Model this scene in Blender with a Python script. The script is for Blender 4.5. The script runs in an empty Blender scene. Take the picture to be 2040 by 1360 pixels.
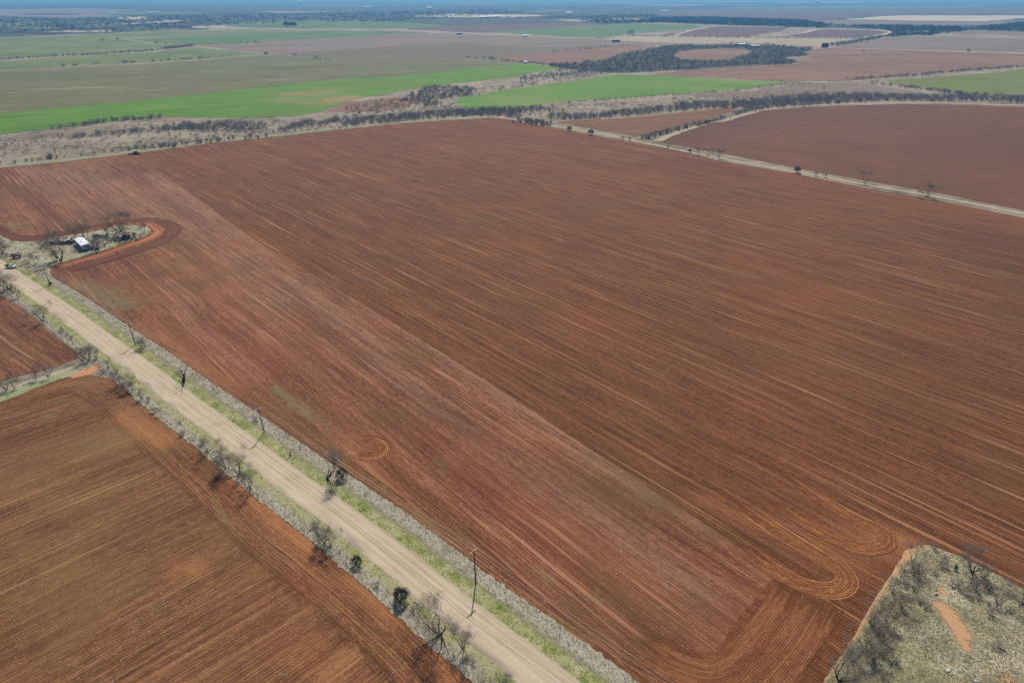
import bpy, math, random
import numpy as np
from mathutils import Vector, Matrix
from mathutils.geometry import delaunay_2d_cdt
R = math.radians
sc = bpy.context.scene
col = sc.collection
rng = random.Random(7)
nrg = np.random.default_rng(7)

# ------------------------------------------------------------ survey helpers
F_PX, CAM_H, HORIZON = 1360.0, 120.0, -8.0
PITCH = math.atan((680 - HORIZON) / F_PX)
def at(px, py, z=0.0):
    """map position of a point read off the photograph, z metres above the plain"""
    x = (px - 1020) / F_PX; v = (680 - py) / F_PX
    Y = math.cos(PITCH) + v * math.sin(PITCH); Z = -math.sin(PITCH) + v * math.cos(PITCH)
    t = (CAM_H - z) / -Z
    return Vector((x * t, Y * t, z))
def mpp(px, py):
    p = at(px, py)
    return math.sqrt(p.x ** 2 + p.y ** 2 + CAM_H ** 2) / F_PX
def height_m(px, py, hpx):
    p = at(px, py); lo, hi = 0.0, 60.0
    for _ in range(40):
        m = (lo + hi) / 2
        if at(px, py - hpx, m).y > p.y: lo = m
        else: hi = m
    return m

# ------------------------------------------------------------ object helpers
def tag(o, label=None, cat=None, group=None, kind=None):
    if label: o['label'] = label
    if cat: o['category'] = cat
    if group: o['group'] = group
    if kind: o['kind'] = kind
    return o
def empty(name, loc, rz=0.0):
    o = bpy.data.objects.new(name, None); col.objects.link(o)
    o.location = loc; o.rotation_euler = (0, 0, rz); o.empty_display_size = 0.5
    return o
def mk(name, V, Fc, mat, parent=None, smooth=False):
    me = bpy.data.meshes.new(name)
    V = np.asarray(V, dtype=np.float32).reshape(-1, 3)
    if isinstance(Fc, np.ndarray):
        m, k = Fc.shape
        me.vertices.add(len(V)); me.vertices.foreach_set('co', V.ravel())
        me.loops.add(m * k); me.loops.foreach_set('vertex_index', Fc.astype(np.int32).ravel())
        me.polygons.add(m); me.polygons.foreach_set('loop_start', np.arange(0, m * k, k, dtype=np.int32))
        me.polygons.foreach_set('loop_total', np.full(m, k, dtype=np.int32))
        me.update(calc_edges=True)
    else:
        me.from_pydata([tuple(map(float, v)) for v in V], [], Fc); me.update()
    if mat: me.materials.append(mat)
    if smooth: me.polygons.foreach_set('use_smooth', [True] * len(me.polygons))
    o = bpy.data.objects.new(name, me); col.objects.link(o)
    if parent: o.parent = parent
    return o
class MB:
    def __init__(s): s.v = []; s.f = []
    def box(s, c, d, rz=0.0, rx=0.0, ry=0.0, taper=1.0):
        M = Matrix.Translation(c) @ Matrix.Rotation(rz, 4, 'Z') @ Matrix.Rotation(ry, 4, 'Y') @ Matrix.Rotation(rx, 4, 'X')
        n = len(s.v)
        for z in (-.5, .5):
            k = taper if z > 0 else 1
            for x, y in ((-.5, -.5), (.5, -.5), (.5, .5), (-.5, .5)):
                s.v.append(M @ Vector((x * d[0] * k, y * d[1] * k, z * d[2])))
        s.f += [(n, n+3, n+2, n+1), (n+4, n+5, n+6, n+7)] + [(n+i, n+(i+1) % 4, n+4+(i+1) % 4, n+4+i) for i in range(4)]
        return s
    def tube(s, pts, rad, k=6):
        n0 = len(s.v); m = len(pts)
        for i, p in enumerate(pts):
            d = (pts[min(i+1, m-1)] - pts[max(i-1, 0)])
            d = d.normalized() if d.length > 1e-6 else Vector((0, 0, 1))
            a = d.cross(Vector((0.13, 0.91, 0.3)) if abs(d.z) > .9 else Vector((0, 0, 1))).normalized(); b = d.cross(a)
            for j in range(k):
                t = 2 * math.pi * j / k
                s.v.append(p + (a * math.cos(t) + b * math.sin(t)) * rad[i])
        for i in range(m - 1):
            for j in range(k):
                A = n0 + i * k + j; B = n0 + i * k + (j+1) % k
                s.f.append((A, B, B + k, A + k))
        s.f.append(tuple(n0 + j for j in range(k))[::-1]); s.f.append(tuple(n0 + (m-1) * k + j for j in range(k)))
        return s
    def prism(s, prof, y0, y1):
        """profile of (x,z) points extruded along y"""
        n = len(s.v); k = len(prof)
        for y in (y0, y1):
            for x, z in prof: s.v.append(Vector((x, y, z)))
        s.f.append(tuple(range(n, n + k))); s.f.append(tuple(range(n + 2 * k - 1, n + k - 1, -1)))
        for i in range(k): s.f.append((n + i, n + k + i, n + k + (i+1) % k, n + (i+1) % k))
        return s
    def build(s, name, mat, parent=None, smooth=False): return mk(name, [tuple(v) for v in s.v], s.f, mat, parent, smooth)

# ------------------------------------------------------------ shader builder
class B:
    def __init__(s, name):
        s.m = bpy.data.materials.new(name); s.m.use_nodes = True
        s.t = s.m.node_tree; s.t.nodes.clear()
        s.out = s.t.nodes.new('ShaderNodeOutputMaterial')
        s.tc = s.t.nodes.new('ShaderNodeTexCoord'); s.w = s.tc.outputs['Object']
    def put(s, sock, v):
        if isinstance(v, bpy.types.NodeSocket): s.t.links.new(v, sock)
        elif isinstance(v, (tuple, list)) and len(v) == 3 and sock.type == 'RGBA': sock.default_value = (*v, 1)
        else: sock.default_value = v
    def math(s, op, a, b=0.0, clamp=False):
        n = s.t.nodes.new('ShaderNodeMath'); n.operation = op; n.use_clamp = clamp
        s.put(n.inputs[0], a); s.put(n.inputs[1], b); return n.outputs[0]
    def add(s, a, b): return s.math('ADD', a, b)
    def mul(s, a, b): return s.math('MULTIPLY', a, b)
    def vec(s, v, loc=(0, 0, 0), rot=0.0, sc_=(1, 1, 1)):
        n = s.t.nodes.new('ShaderNodeMapping'); n.vector_type = 'POINT'
        s.put(n.inputs[0], v); n.inputs[1].default_value = loc; n.inputs[2].default_value = (0, 0, rot); n.inputs[3].default_value = sc_
        return n.outputs[0]
    def noise(s, v, scale=1.0, det=2.0, rough=0.5, dist=0.0):
        n = s.t.nodes.new('ShaderNodeTexNoise'); n.noise_dimensions = '3D'
        s.put(n.inputs['Vector'], v); n.inputs['Scale'].default_value = scale; n.inputs['Detail'].default_value = det
        n.inputs['Roughness'].default_value = rough; n.inputs['Distortion'].default_value = dist
        return n.outputs[0]
    def voro(s, v, scale, out='Distance'):
        n = s.t.nodes.new('ShaderNodeTexVoronoi'); s.put(n.inputs['Vector'], v); n.inputs['Scale'].default_value = scale
        return n.outputs[out]
    def mr(s, v, a, b, c=0.0, d=1.0, smooth=True):
        n = s.t.nodes.new('ShaderNodeMapRange'); n.interpolation_type = 'SMOOTHSTEP' if smooth else 'LINEAR'
        s.put(n.inputs[0], v); s.put(n.inputs[1], a); s.put(n.inputs[2], b); s.put(n.inputs[3], c); s.put(n.inputs[4], d)
        return n.outputs[0]
    def mix(s, f, a, b, mode='MIX'):
        n = s.t.nodes.new('ShaderNodeMix'); n.data_type = 'RGBA'; n.blend_type = mode
        s.put(n.inputs[0], f); s.put(n.inputs[6], a); s.put(n.inputs[7], b); return n.outputs[2]
    def ramp(s, f, stops):
        n = s.t.nodes.new('ShaderNodeValToRGB'); s.put(n.inputs[0], f); e = n.color_ramp.elements
        while len(e) < len(stops): e.new(0.5)
        for i, (p, c) in enumerate(stops): e[i].position = p; e[i].color = (*c, 1)
        return n.outputs[0]
    def attr(s, name):
        n = s.t.nodes.new('ShaderNodeAttribute'); n.attribute_name = name; return n.outputs['Fac']
    def uv(s):
        n = s.t.nodes.new('ShaderNodeUVMap'); n.uv_map = 'UVMap'; return n.outputs[0]
    def sep(s, v):
        n = s.t.nodes.new('ShaderNodeSeparateXYZ'); s.put(n.inputs[0], v); return n.outputs
    def comb(s, x, y, z=0.0):
        n = s.t.nodes.new('ShaderNodeCombineXYZ'); s.put(n.inputs[0], x); s.put(n.inputs[1], y); s.put(n.inputs[2], z); return n.outputs[0]
    def end(s, color, h=None, hd=0.1, rough=0.9, metal=0.0, spec=0.15, alpha=None):
        p = s.t.nodes.new('ShaderNodeBsdfPrincipled')
        s.put(p.inputs['Base Color'], color); s.put(p.inputs['Roughness'], rough); p.inputs['Metallic'].default_value = metal
        p.inputs['Specular IOR Level'].default_value = spec
        if h is not None:
            b = s.t.nodes.new('ShaderNodeBump'); s.put(b.inputs['Height'], h); b.inputs['Distance'].default_value = hd
            b.inputs['Strength'].default_value = 1.0; s.t.links.new(b.outputs[0], p.inputs['Normal'])
        if alpha is not None: s.put(p.inputs['Alpha'], alpha)
        s.t.links.new(p.outputs[0], s.out.inputs[0]); return s.m

def soil(name, ang=None, dark=(.062, .027, .016), mid=(.125, .054, .031), light=(.2, .096, .058), red=(.175, .055, .028), tan=(.13, .078, .044),
         c1=1.3, c2=.7, c3=1.7, line=.8, linec=(.35, .215, .15), rows=.5, period=.85, redk=.6, tank=.5, weed=(.15, .145, .055), pebble=.5, sx=1.0, bump=.08, gcon=1.0, seed=0.0, gain=(1.12, 1.0, .76)):
    """ploughed or drilled soil: ang = row direction in degrees, or None to follow the strip's own UV (x across, y along)"""
    b = B(name)
    dark, mid, light, red, tan, linec = [tuple(x * k for x, k in zip(c_, gain)) for c_ in (dark, mid, light, red, tan, linec)]
    if ang is None:
        o = b.sep(b.uv()); P = b.comb(o[1], o[0], 0.0)
    else:
        P = b.vec(b.w, rot=-R(ang))
    P = b.vec(P, loc=(seed * 31, seed * 17, 0))
    wob = b.mul(b.math('SUBTRACT', b.noise(b.w, .03, 1), .5), 1.6)
    q = b.sep(P); P = b.comb(q[0], b.add(q[1], wob), seed)
    s1 = b.noise(b.vec(P, sc_=(.013, .42 * sx, 1)), 1, 5, .68)
    s2 = b.noise(b.vec(P, loc=(5, 9, 0), sc_=(.004, .075 * sx, 1)), 1, 2, .6)
    s3 = b.noise(b.vec(P, loc=(3, 4, 7), sc_=(.07, 1.6 * sx, 1)), 1, 4, .7)
    ln = b.noise(b.vec(P, loc=(8, 1, 3), sc_=(.011, .6 * sx, 1)), 1, 2, .6)
    ln2 = b.noise(b.vec(P, loc=(2, 7, 13), sc_=(.018, 1.3 * sx, 1)), 1, 2, .6)
    n1 = b.noise(b.w, .011, 4, .6); n2 = b.noise(b.vec(b.w, loc=(40, 10, 0)), .02, 4, .62)
    n3 = b.noise(b.vec(P, loc=(1, 1, 1), sc_=(.05, .16, 1)), 1, 3, .6)
    g = b.noise(b.w, 2.2, 3, .7)
    t = b.add(b.mul(b.math('SUBTRACT', s1, .5), c1), .5)
    t = b.add(t, b.mul(b.math('SUBTRACT', s2, .5), c2)); t = b.add(t, b.mul(b.math('SUBTRACT', s3, .5), c3))
    gm = b.noise(b.vec(P, loc=(7, 7, 7), sc_=(.45, .9, 1)), 1, 4, .75)
    t = b.add(t, b.mul(b.math('SUBTRACT', n3, .5), .7)); t = b.add(t, b.mul(b.math('SUBTRACT', g, .5), 1.3 * gcon)); t = b.add(t, b.mul(b.math('SUBTRACT', gm, .5), 1.5 * gcon))
    q = b.sep(P)
    rw = b.math('SINE', b.mul(q[1], 2 * math.pi / period))
    t = b.add(t, b.mul(rw, rows * .22))
    c = b.ramp(t, [(0.08, dark), (.5, mid), (.92, light)])
    c = b.mix(b.mul(b.mr(n1, .46, .66), redk), c, b.mix(b.mr(t, 0, 1, smooth=False), red, light))
    c = b.mix(b.mul(b.mr(n2, .47, .68), tank), c, b.mix(b.mr(t, 0, 1, smooth=False), b.mix(.5, tan, dark), tan))
    lf = b.mul(b.add(b.mr(ln, .60, .69), b.mul(b.mr(ln2, .64, .7), .6)), line)
    lf = b.mul(lf, b.mr(b.noise(b.vec(P, loc=(9, 9, 2), sc_=(.02, .1, 1)), 1, 2), .3, .6, .25, 1))
    c = b.mix(b.math('MINIMUM', lf, .85), c, linec)
    pw = b.math('ABSOLUTE', b.math('SINE', b.mul(b.add(q[1], b.mul(b.noise(b.vec(P, loc=(6, 2, 9), sc_=(.004, .12, 1)), 1, 2), 3.0)), math.pi / 3.3)))
    pm = b.mul(b.mr(pw, .2, .04), b.mr(b.noise(b.vec(P, loc=(2, 12, 5), sc_=(.008, .3, 1)), 1, 2), .42, .62))
    c = b.mix(b.mul(pm, .5 * line), c, linec)
    pm2 = b.mul(b.mr(pw, .93, .995), b.mr(b.noise(b.vec(P, loc=(22, 1, 5), sc_=(.006, .3, 1)), 1, 2), .45, .65))
    c = b.mix(b.mul(pm2, .6 * line), c, dark)
    w = b.attr('w'); wn = b.noise(b.w, .35, 4, .75)
    wk = b.mr(b.add(w, b.mul(b.math('SUBTRACT', wn, .5), 1.7)), .5, 1.0)
    wk = b.mul(wk, b.mr(w, .02, .2))
    c = b.mix(b.mul(wk, .7), c, b.mix(b.noise(b.w, 1.2, 2), weed, (.2, .17, .1)))
    o_ = b.attr('o'); c = b.mix(b.mul(b.math('MINIMUM', o_, 1.0), b.mr(b.add(t, b.mul(wn, .8)), .3, 1.1, .35, 1)), c, (.42, .17, .07))
    k_ = b.attr('k'); c = b.mix(b.mul(b.mul(k_, b.mr(b.add(b.add(b.mul(s1, .7), b.mul(s3, .5)), b.mul(gm, .5)), .62, 1.05)), .5), c, (.36, .22, .155))
    d_ = b.attr('d'); c = b.mix(b.mul(b.math('MINIMUM', d_, 1.0), .6), c, b.mix(.5, dark, (.04, .018, .012)))
    if pebble:
        pb = b.voro(b.w, 1.1); pc = b.voro(b.w, 1.1, 'Color')
        pk = b.mul(b.mr(pb, .16, .08), b.mr(b.sep(pc)[0], .8, .86))
        c = b.mix(b.mul(pk, pebble), c, (.55, .42, .32))
    h = b.add(b.mul(rw, rows * .5), b.mul(g, 2.0)); h = b.add(h, b.mul(b.noise(b.w, 6, 2), .8))
    al = None
    if ang is None: al = b.mr(b.add(b.attr('fade'), b.mul(b.math('SUBTRACT', b.noise(b.vec(P, sc_=(.12, .9, 1)), 1, 3, .7), .5), .9)), .3, .75)
    return b.end(c, h, bump, .95, alpha=al)

def crop(name, a, bcol, ang=131, k=.6, tintk=.4, tint=None, rough_sc=.02, grain=.35, lines=.0, linec=None):
    b = B(name)
    P = b.vec(b.w, rot=-R(ang))
    s1 = b.noise(b.vec(P, sc_=(.0025, .045, 1)), 1, 4, .65); s2 = b.noise(b.vec(P, loc=(4, 4, 4), sc_=(.004, .011, 1)), 1, 4, .65)
    n = b.noise(b.w, rough_sc, 5, .65); g = b.noise(b.w, .35, 3, .7)
    t = b.add(b.mul(s1, k), b.mul(s2, k)); t = b.add(t, b.mul(n, .7)); t = b.add(t, b.mul(g, grain)); t = b.math('SUBTRACT', t, k + .35 + grain / 2 - .5)
    c = b.ramp(t, [(.2, a), (.8, bcol)])
    if tint: c = b.mix(b.mul(b.mr(b.noise(b.vec(b.w, loc=(100, 30, 0)), .006, 4, .6), .45, .65), tintk), c, tint)
    if lines:
        wv = b.noise(b.vec(P, loc=(70, 3, 0), sc_=(.003, .02, 1)), 1, 2, .5, 1.2)
        c = b.mix(b.mul(b.mr(b.math('ABSOLUTE', b.math('SUBTRACT', wv, .5)), .012, .0), lines), c, linec)
    w = b.attr('w'); c = b.mix(b.mul(w, b.mr(n, .35, .6, .4, 1)), c, (.36, .2, .12))
    return b.end(c, g, .2, .95)

def pasture(name, cols, sc1=.02, sc2=.12, det=6, green=(.12, .15, .05), greenk=.5, sand=(.5, .28, .13), bumpd=.5, dark=(.09, .08, .055)):
    b = B(name)
    n1 = b.noise(b.w, sc1, det, .65); n2 = b.noise(b.vec(b.w, loc=(9, 3, 0)), sc2, 5, .7)
    tus = b.noise(b.vec(b.w, rot=R(30), sc_=(1.1, 2.0, 1)), .9, 3, .65, .6); fine = b.noise(b.w, 3.5, 2, .6)
    t = b.add(b.add(b.mul(n1, .8), b.mul(n2, .8)), b.math('SUBTRACT', b.mul(fine, .3), .45))
    c = b.ramp(t, cols)
    c = b.mix(b.mr(tus, .44, .3, 0, .5), c, dark)
    c = b.mix(b.mul(b.mr(b.noise(b.vec(b.w, loc=(50, 9, 0)), sc1 * 1.7, 4, .6), .48, .66), greenk), c, green)
    o_ = b.attr('o'); m = b.mr(b.add(o_, b.mul(b.math('SUBTRACT', b.noise(b.w, .9, 5, .8), .5), 1.5)), .4, .85)
    c = b.mix(b.mul(m, b.mr(o_, .02, .15)), c, b.mix(fine, sand, (sand[0] * .75, sand[1] * .7, sand[2] * .65)))
    p_ = b.attr('p'); c = b.mix(b.mul(p_, b.mr(fine, .3, .6, .4, .8)), c, (.46, .42, .33))
    w_ = b.attr('w'); c = b.mix(b.mul(w_, b.mr(tus, .3, .6, .3, .95)), c, green)
    h = b.add(b.mul(tus, b.math('SUBTRACT', 1.0, b.mul(m, .9))), b.mul(fine, .35))
    return b.end(c, h, bumpd, .95)

def plain(name, c, c2=None, scale=3.0, rough=.7, metal=0.0, bump=.01, spec=.2):
    b = B(name); c2 = c2 or tuple(x * .7 for x in c)
    n = b.noise(b.w, scale, 4, .6)
    return b.end(b.mix(b.mr(n, .35, .65), c, c2), n, bump, rough, metal, spec)

M = {}
M['soil_main'] = soil('drilled_soil', 131, seed=1, sx=1.5, gain=(1.14, .92, .6), c1=1.15, c2=.5, c3=1.6, line=1.0, redk=.5)
M['soil_road'] = soil('reddish_soil', 131.2, dark=(.09, .032, .022), mid=(.15, .064, .038), light=(.27, .135, .088), red=(.22, .068, .042), linec=(.4, .2, .14),
                      c1=1.4, c2=1.0, c3=1.7, line=.7, redk=.55, tank=.9, pebble=.8, rows=.35, seed=2, sx=1.0)
M['soil_head'] = soil('headland_soil', None, gain=(.98, .95, .72), dark=(.1, .035, .018), mid=(.19, .072, .037), light=(.3, .13, .07), red=(.22, .075, .035), linec=(.42, .2, .11), c1=1.0, c2=.6, line=.4, rows=.75, seed=3, period=.5)
M['soil_loop'] = soil('turning_loop_soil', None, dark=(.11, .038, .018), mid=(.2, .08, .038), light=(.36, .17, .08), red=(.22, .08, .035), linec=(.55, .29, .15), c1=1.3, c2=.4, c3=.8, line=1.3, rows=.8, period=.6, sx=2.6, seed=4, redk=.3, tank=.2, gain=(1.12, 1.0, .74), pebble=.3)
M['soil_orange'] = soil('orange_track_soil', None, dark=(.15, .05, .028), mid=(.25, .095, .055), light=(.4, .19, .115), red=(.34, .11, .05), linec=(.55, .27, .16), c1=1.2, c2=.4, c3=.6, line=.8, rows=.6, period=.8, sx=1.6, seed=5, tank=.1)
M['soil_dark'] = soil('dark_turned_soil', None, dark=(.075, .028, .02), mid=(.12, .046, .034), light=(.18, .08, .058), red=(.15, .05, .033), linec=(.25, .12, .085), c1=1.2, c2=.6, line=.4, rows=.6, seed=6)
M['soil_sw'] = soil('brown_drilled_soil', 45, dark=(.075, .033, .02), mid=(.135, .062, .036), light=(.24, .13, .078), red=(.22, .068, .036), tan=(.2, .125, .065), linec=(.32, .2, .12),
                    c1=1.3, c2=.6, c3=1.7, line=.65, redk=.6, tank=.95, pebble=.9, rows=.45, seed=7, sx=1.6, gain=(1.17, 1.06, .78))
M['soil_swhead'] = soil('edge_soil', None, dark=(.075, .033, .02), mid=(.14, .062, .035), light=(.25, .13, .075), red=(.25, .078, .036), tan=(.2, .125, .065), linec=(.34, .19, .11), c1=1.0, c2=.35, c3=1.4, line=.5, rows=.5, redk=.8, tank=.8, pebble=.7, seed=8, sx=1.6, gain=(1.13, 1.02, .76))
M['soil_w'] = soil('western_soil', 142, dark=(.09, .036, .022), mid=(.165, .073, .045), light=(.27, .15, .1), linec=(.36, .24, .16), c1=1.8, c2=1.3, line=.7, tank=.7, seed=9)
M['soil_ne'] = soil('purple_brown_soil', 150, dark=(.10, .044, .034), mid=(.145, .066, .052), light=(.19, .092, .074), red=(.19, .07, .05), c1=.6, c2=.5, c3=.4, line=.15, rows=.2, pebble=0, redk=.6, tank=.2, seed=10, gcon=.6, gain=(.95, .86, .62))
M['soil_nar'] = soil('brown_strip_soil', 20, dark=(.11, .055, .04), mid=(.155, .085, .06), light=(.22, .125, .09), c1=.9, c2=.9, line=.1, pebble=0, seed=11)
M['plain'] = pasture('dry_rangeland', [(.3, (.12, .095, .07)), (.44, (.24, .19, .14)), (.58, (.34, .28, .205)), (.78, (.44, .38, .28))], .012, .09, 6, greenk=.25, green=(.2, .2, .1))
M['pasture'] = pasture('rough_pasture', [(.27, (.13, .115, .065)), (.43, (.27, .235, .135)), (.57, (.4, .35, .22)), (.75, (.56, .5, .36))], .035, .16, 5, greenk=.4, green=(.27, .26, .11), bumpd=.4, sand=(.56, .34, .18), dark=(.16, .14, .085))
M['yard'] = pasture('yard_grass', [(.2, (.2, .18, .12)), (.42, (.34, .31, .21)), (.62, (.43, .4, .28)), (.85, (.52, .48, .36))], .05, .2, 5, greenk=.5, green=(.27, .29, .13), bumpd=.35)

def verge_mat(name, side):
    """u (UV.x) = metres out from the road edge"""
    b = B(name); uv = b.sep(b.uv())
    u = b.add(uv[0], b.mul(b.math('SUBTRACT', b.noise(b.w, .28, 4, .7), .5), 4.2 if side > 0 else 4.0))
    g1 = b.noise(b.w, .22, 4, .7); g2 = b.noise(b.w, 2.4, 3, .7); tus = b.noise(b.vec(b.w, rot=R(20), sc_=(1.0, 1.7, 1)), 1.3, 4, .75, .8)
    big = b.noise(b.w, .05, 3, .6)
    green = b.ramp(b.add(b.mul(g1, .75), b.mul(g2, .4)), [(.4, (.095, .15, .028)), (.5, (.18, .215, .055)), (.59, (.31, .3, .13)), (.72, (.42, .375, .235))])
    dull = b.ramp(g2, [(.3, (.15, .14, .07)), (.7, (.29, .27, .17))])
    dry = b.ramp(b.add(b.mul(tus, .8), b.mul(g2, .3)), [(.3, (.13, .11, .075)), (.47, (.3, .265, .195)), (.7, (.5, .45, .35))])
    gap = b.mr(b.noise(b.vec(b.w, loc=(3, 8, 1)), .16, 4, .65), .5, .66)
    dry = b.mix(b.mul(gap, .8), dry, b.ramp(g2, [(.3, (.16, .15, .07)), (.7, (.33, .28, .18))]))
    if side > 0:
        c = b.mix(b.mr(u, 2.6, 4.0), green, dull); c = b.mix(b.mr(u, 3.8, 5.0), c, dry)
    else:
        green = b.mix(b.mr(big, .42, .6, 0, .8), green, b.ramp(g2, [(.3, (.27, .24, .12)), (.7, (.42, .38, .24))]))
        c = b.mix(b.mr(u, 2.4, 3.6), green, dry)
    c = b.mix(b.mr(u, .45, -.2), c, (.40, .33, .24))
    return b.end(c, b.add(tus, b.mul(g2, .5)), .16, .95)
M['verge_ne'] = verge_mat('roadside_grass_north', 1); M['verge_sw'] = verge_mat('roadside_grass_south', -1)
def road_mat():
    b = B('gravel_road'); uv = b.sep(b.uv()); P = b.comb(b.mul(uv[1], .05), uv[0], 0.0)
    s = b.noise(b.vec(P, sc_=(1, 1.1, 1)), 1, 3, .6); s2 = b.noise(b.vec(P, sc_=(.5, 3.5, 1), loc=(3, 3, 3)), 1, 2); n = b.noise(b.w, .12, 5, .65); g = b.noise(b.w, 4, 3, .7)
    wt = b.math('COSINE', b.mul(b.add(b.math('ABSOLUTE', b.add(uv[0], b.mul(b.math('SUBTRACT', n, .5), .8))), -1.15), 3.3))
    t = b.add(b.add(b.mul(s, .5), b.mul(s2, .35)), b.add(b.mul(n, .4), b.mul(g, .3))); t = b.add(t, b.mul(wt, .035)); t = b.math('SUBTRACT', t, .16)
    c = b.ramp(t, [(.38, (.35, .27, .175)), (.58, (.47, .375, .26)), (.76, (.55, .455, .335))])
    c = b.mix(b.mr(b.noise(b.vec(b.w, loc=(9, 1, 1)), .07, 5, .7), .56, .7, 0, .55), c, (.36, .27, .19))
    e = b.add(b.mul(uv[0], -1.0), b.mul(b.math('SUBTRACT', n, .5), 3.0))
    e = b.mul(b.mr(e, 2.3, 3.6), b.mr(b.noise(b.comb(b.mul(uv[1], .03), 0.0, 0.0), 1, 3, .6), .45, .62))
    c = b.mix(b.mul(e, .75), c, b.mix(g, (.2, .16, .14), (.3, .25, .21)))
    e2 = b.mr(b.add(uv[0], b.mul(b.math('SUBTRACT', n, .5), 3.0)), 2.6, 4.0); c = b.mix(b.mul(e2, .45), c, (.36, .31, .2))
    st = b.mr(b.voro(b.w, .9), .1, .04); c = b.mix(b.mul(st, b.mr(b.sep(b.voro(b.w, .9, 'Color'))[0], .85, .9)), c, (.22, .16, .12))
    return b.end(c, b.add(b.mul(s2, .6), g), .04, .95)
M['road'] = road_mat()
def track_mat(name, a, c2, edge=(.3, .27, .18)):
    b = B(name); g = b.noise(b.w, .5, 5, .7); g2 = b.noise(b.w, 2.5, 2)
    uv = b.sep(b.uv()); e = b.mr(b.add(b.math('ABSOLUTE', uv[0]), b.mul(g, .8)), 1.2, 2.2)
    c = b.mix(b.add(b.mul(g, .7), b.mul(g2, .3)), a, c2); c = b.mix(b.mul(e, .5), c, edge)
    return b.end(c, g2, .05, .95)
M['lane_tan'] = track_mat('pale_field_lane', (.3, .23, .15), (.5, .42, .31))
M['lane_green'] = track_mat('grass_lane', (.16, .2, .07), (.33, .33, .17), (.3, .3, .2))
M['lane_sand'] = track_mat('sandy_track', (.4, .29, .17), (.56, .42, .26))
M['gate'] = plain('orange_sand', (.52, .25, .13), (.4, .2, .11), .8, .95)
M['far_road'] = track_mat('pale_gravel', (.5, .42, .32), (.62, .54, .42), (.5, .42, .32))
M['green1'] = crop('bright_wheat', (.06, .14, .008), (.13, .25, .018), 29, .7, .55, (.12, .19, .035), .012)
M['green2'] = crop('wheat_yellowing', (.07, .16, .02), (.14, .26, .03), 20, .6, .6, (.2, .24, .075), .008)
M['green3'] = crop('yellow_green_wheat', (.11, .14, .03), (.18, .21, .05), 20, .6, .4, (.2, .19, .08), .01)
M['olive'] = crop('olive_pasture', (.1, .1, .038), (.165, .158, .065), 25, .7, .6, (.16, .13, .065), .006, lines=.9, linec=(.27, .25, .14))
M['olive_brown'] = crop('olive_brown_stubble', (.12, .095, .058), (.18, .145, .095), 12, .6, .6, (.15, .14, .075), .006)
M['palegreen'] = crop('pale_green_pasture', (.09, .125, .03), (.17, .2, .06), 15, .6, .6, (.24, .22, .13), .006)
M['far_green'] = crop('distant_green', (.06, .125, .025), (.115, .185, .045), 15, .5, .4, (.2, .2, .12), .004)
M['pink'] = crop('pink_bare_soil', (.15, .115, .09), (.23, .18, .145), 18, .7, .6, (.26, .15, .105), .006)
M['pinkred'] = crop('reddish_bare_soil', (.16, .088, .055), (.23, .14, .093), 15, .7, .6, (.3, .15, .1), .006)
M['purple'] = crop('purple_bare_soil', (.105, .062, .06), (.15, .09, .085), 15, .5, .3, (.16, .1, .08), .005)
M['tan'] = crop('tan_grassland', (.28, .23, .15), (.42, .36, .25), 15, .6, .5, (.34, .24, .17), .008)
M['ltan'] = crop('pale_grassland', (.42, .35, .25), (.55, .48, .36), 15, .5, .3, (.42, .33, .25), .006)
M['woodfloor'] = crop('woodland_floor', (.035, .035, .03), (.1, .09, .07), 15, .6, .5, (.05, .06, .04), .02)
M['wood_dark'] = crop('dark_distant_wood', (.004, .008, .01), (.02, .022, .022), 8, .6, .2, (.03, .03, .03), .002)
M['farwood'] = crop('distant_brushland', (.012, .02, .022), (.045, .048, .045), 8, .9, .5, (.2, .17, .13), .0016)

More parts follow.
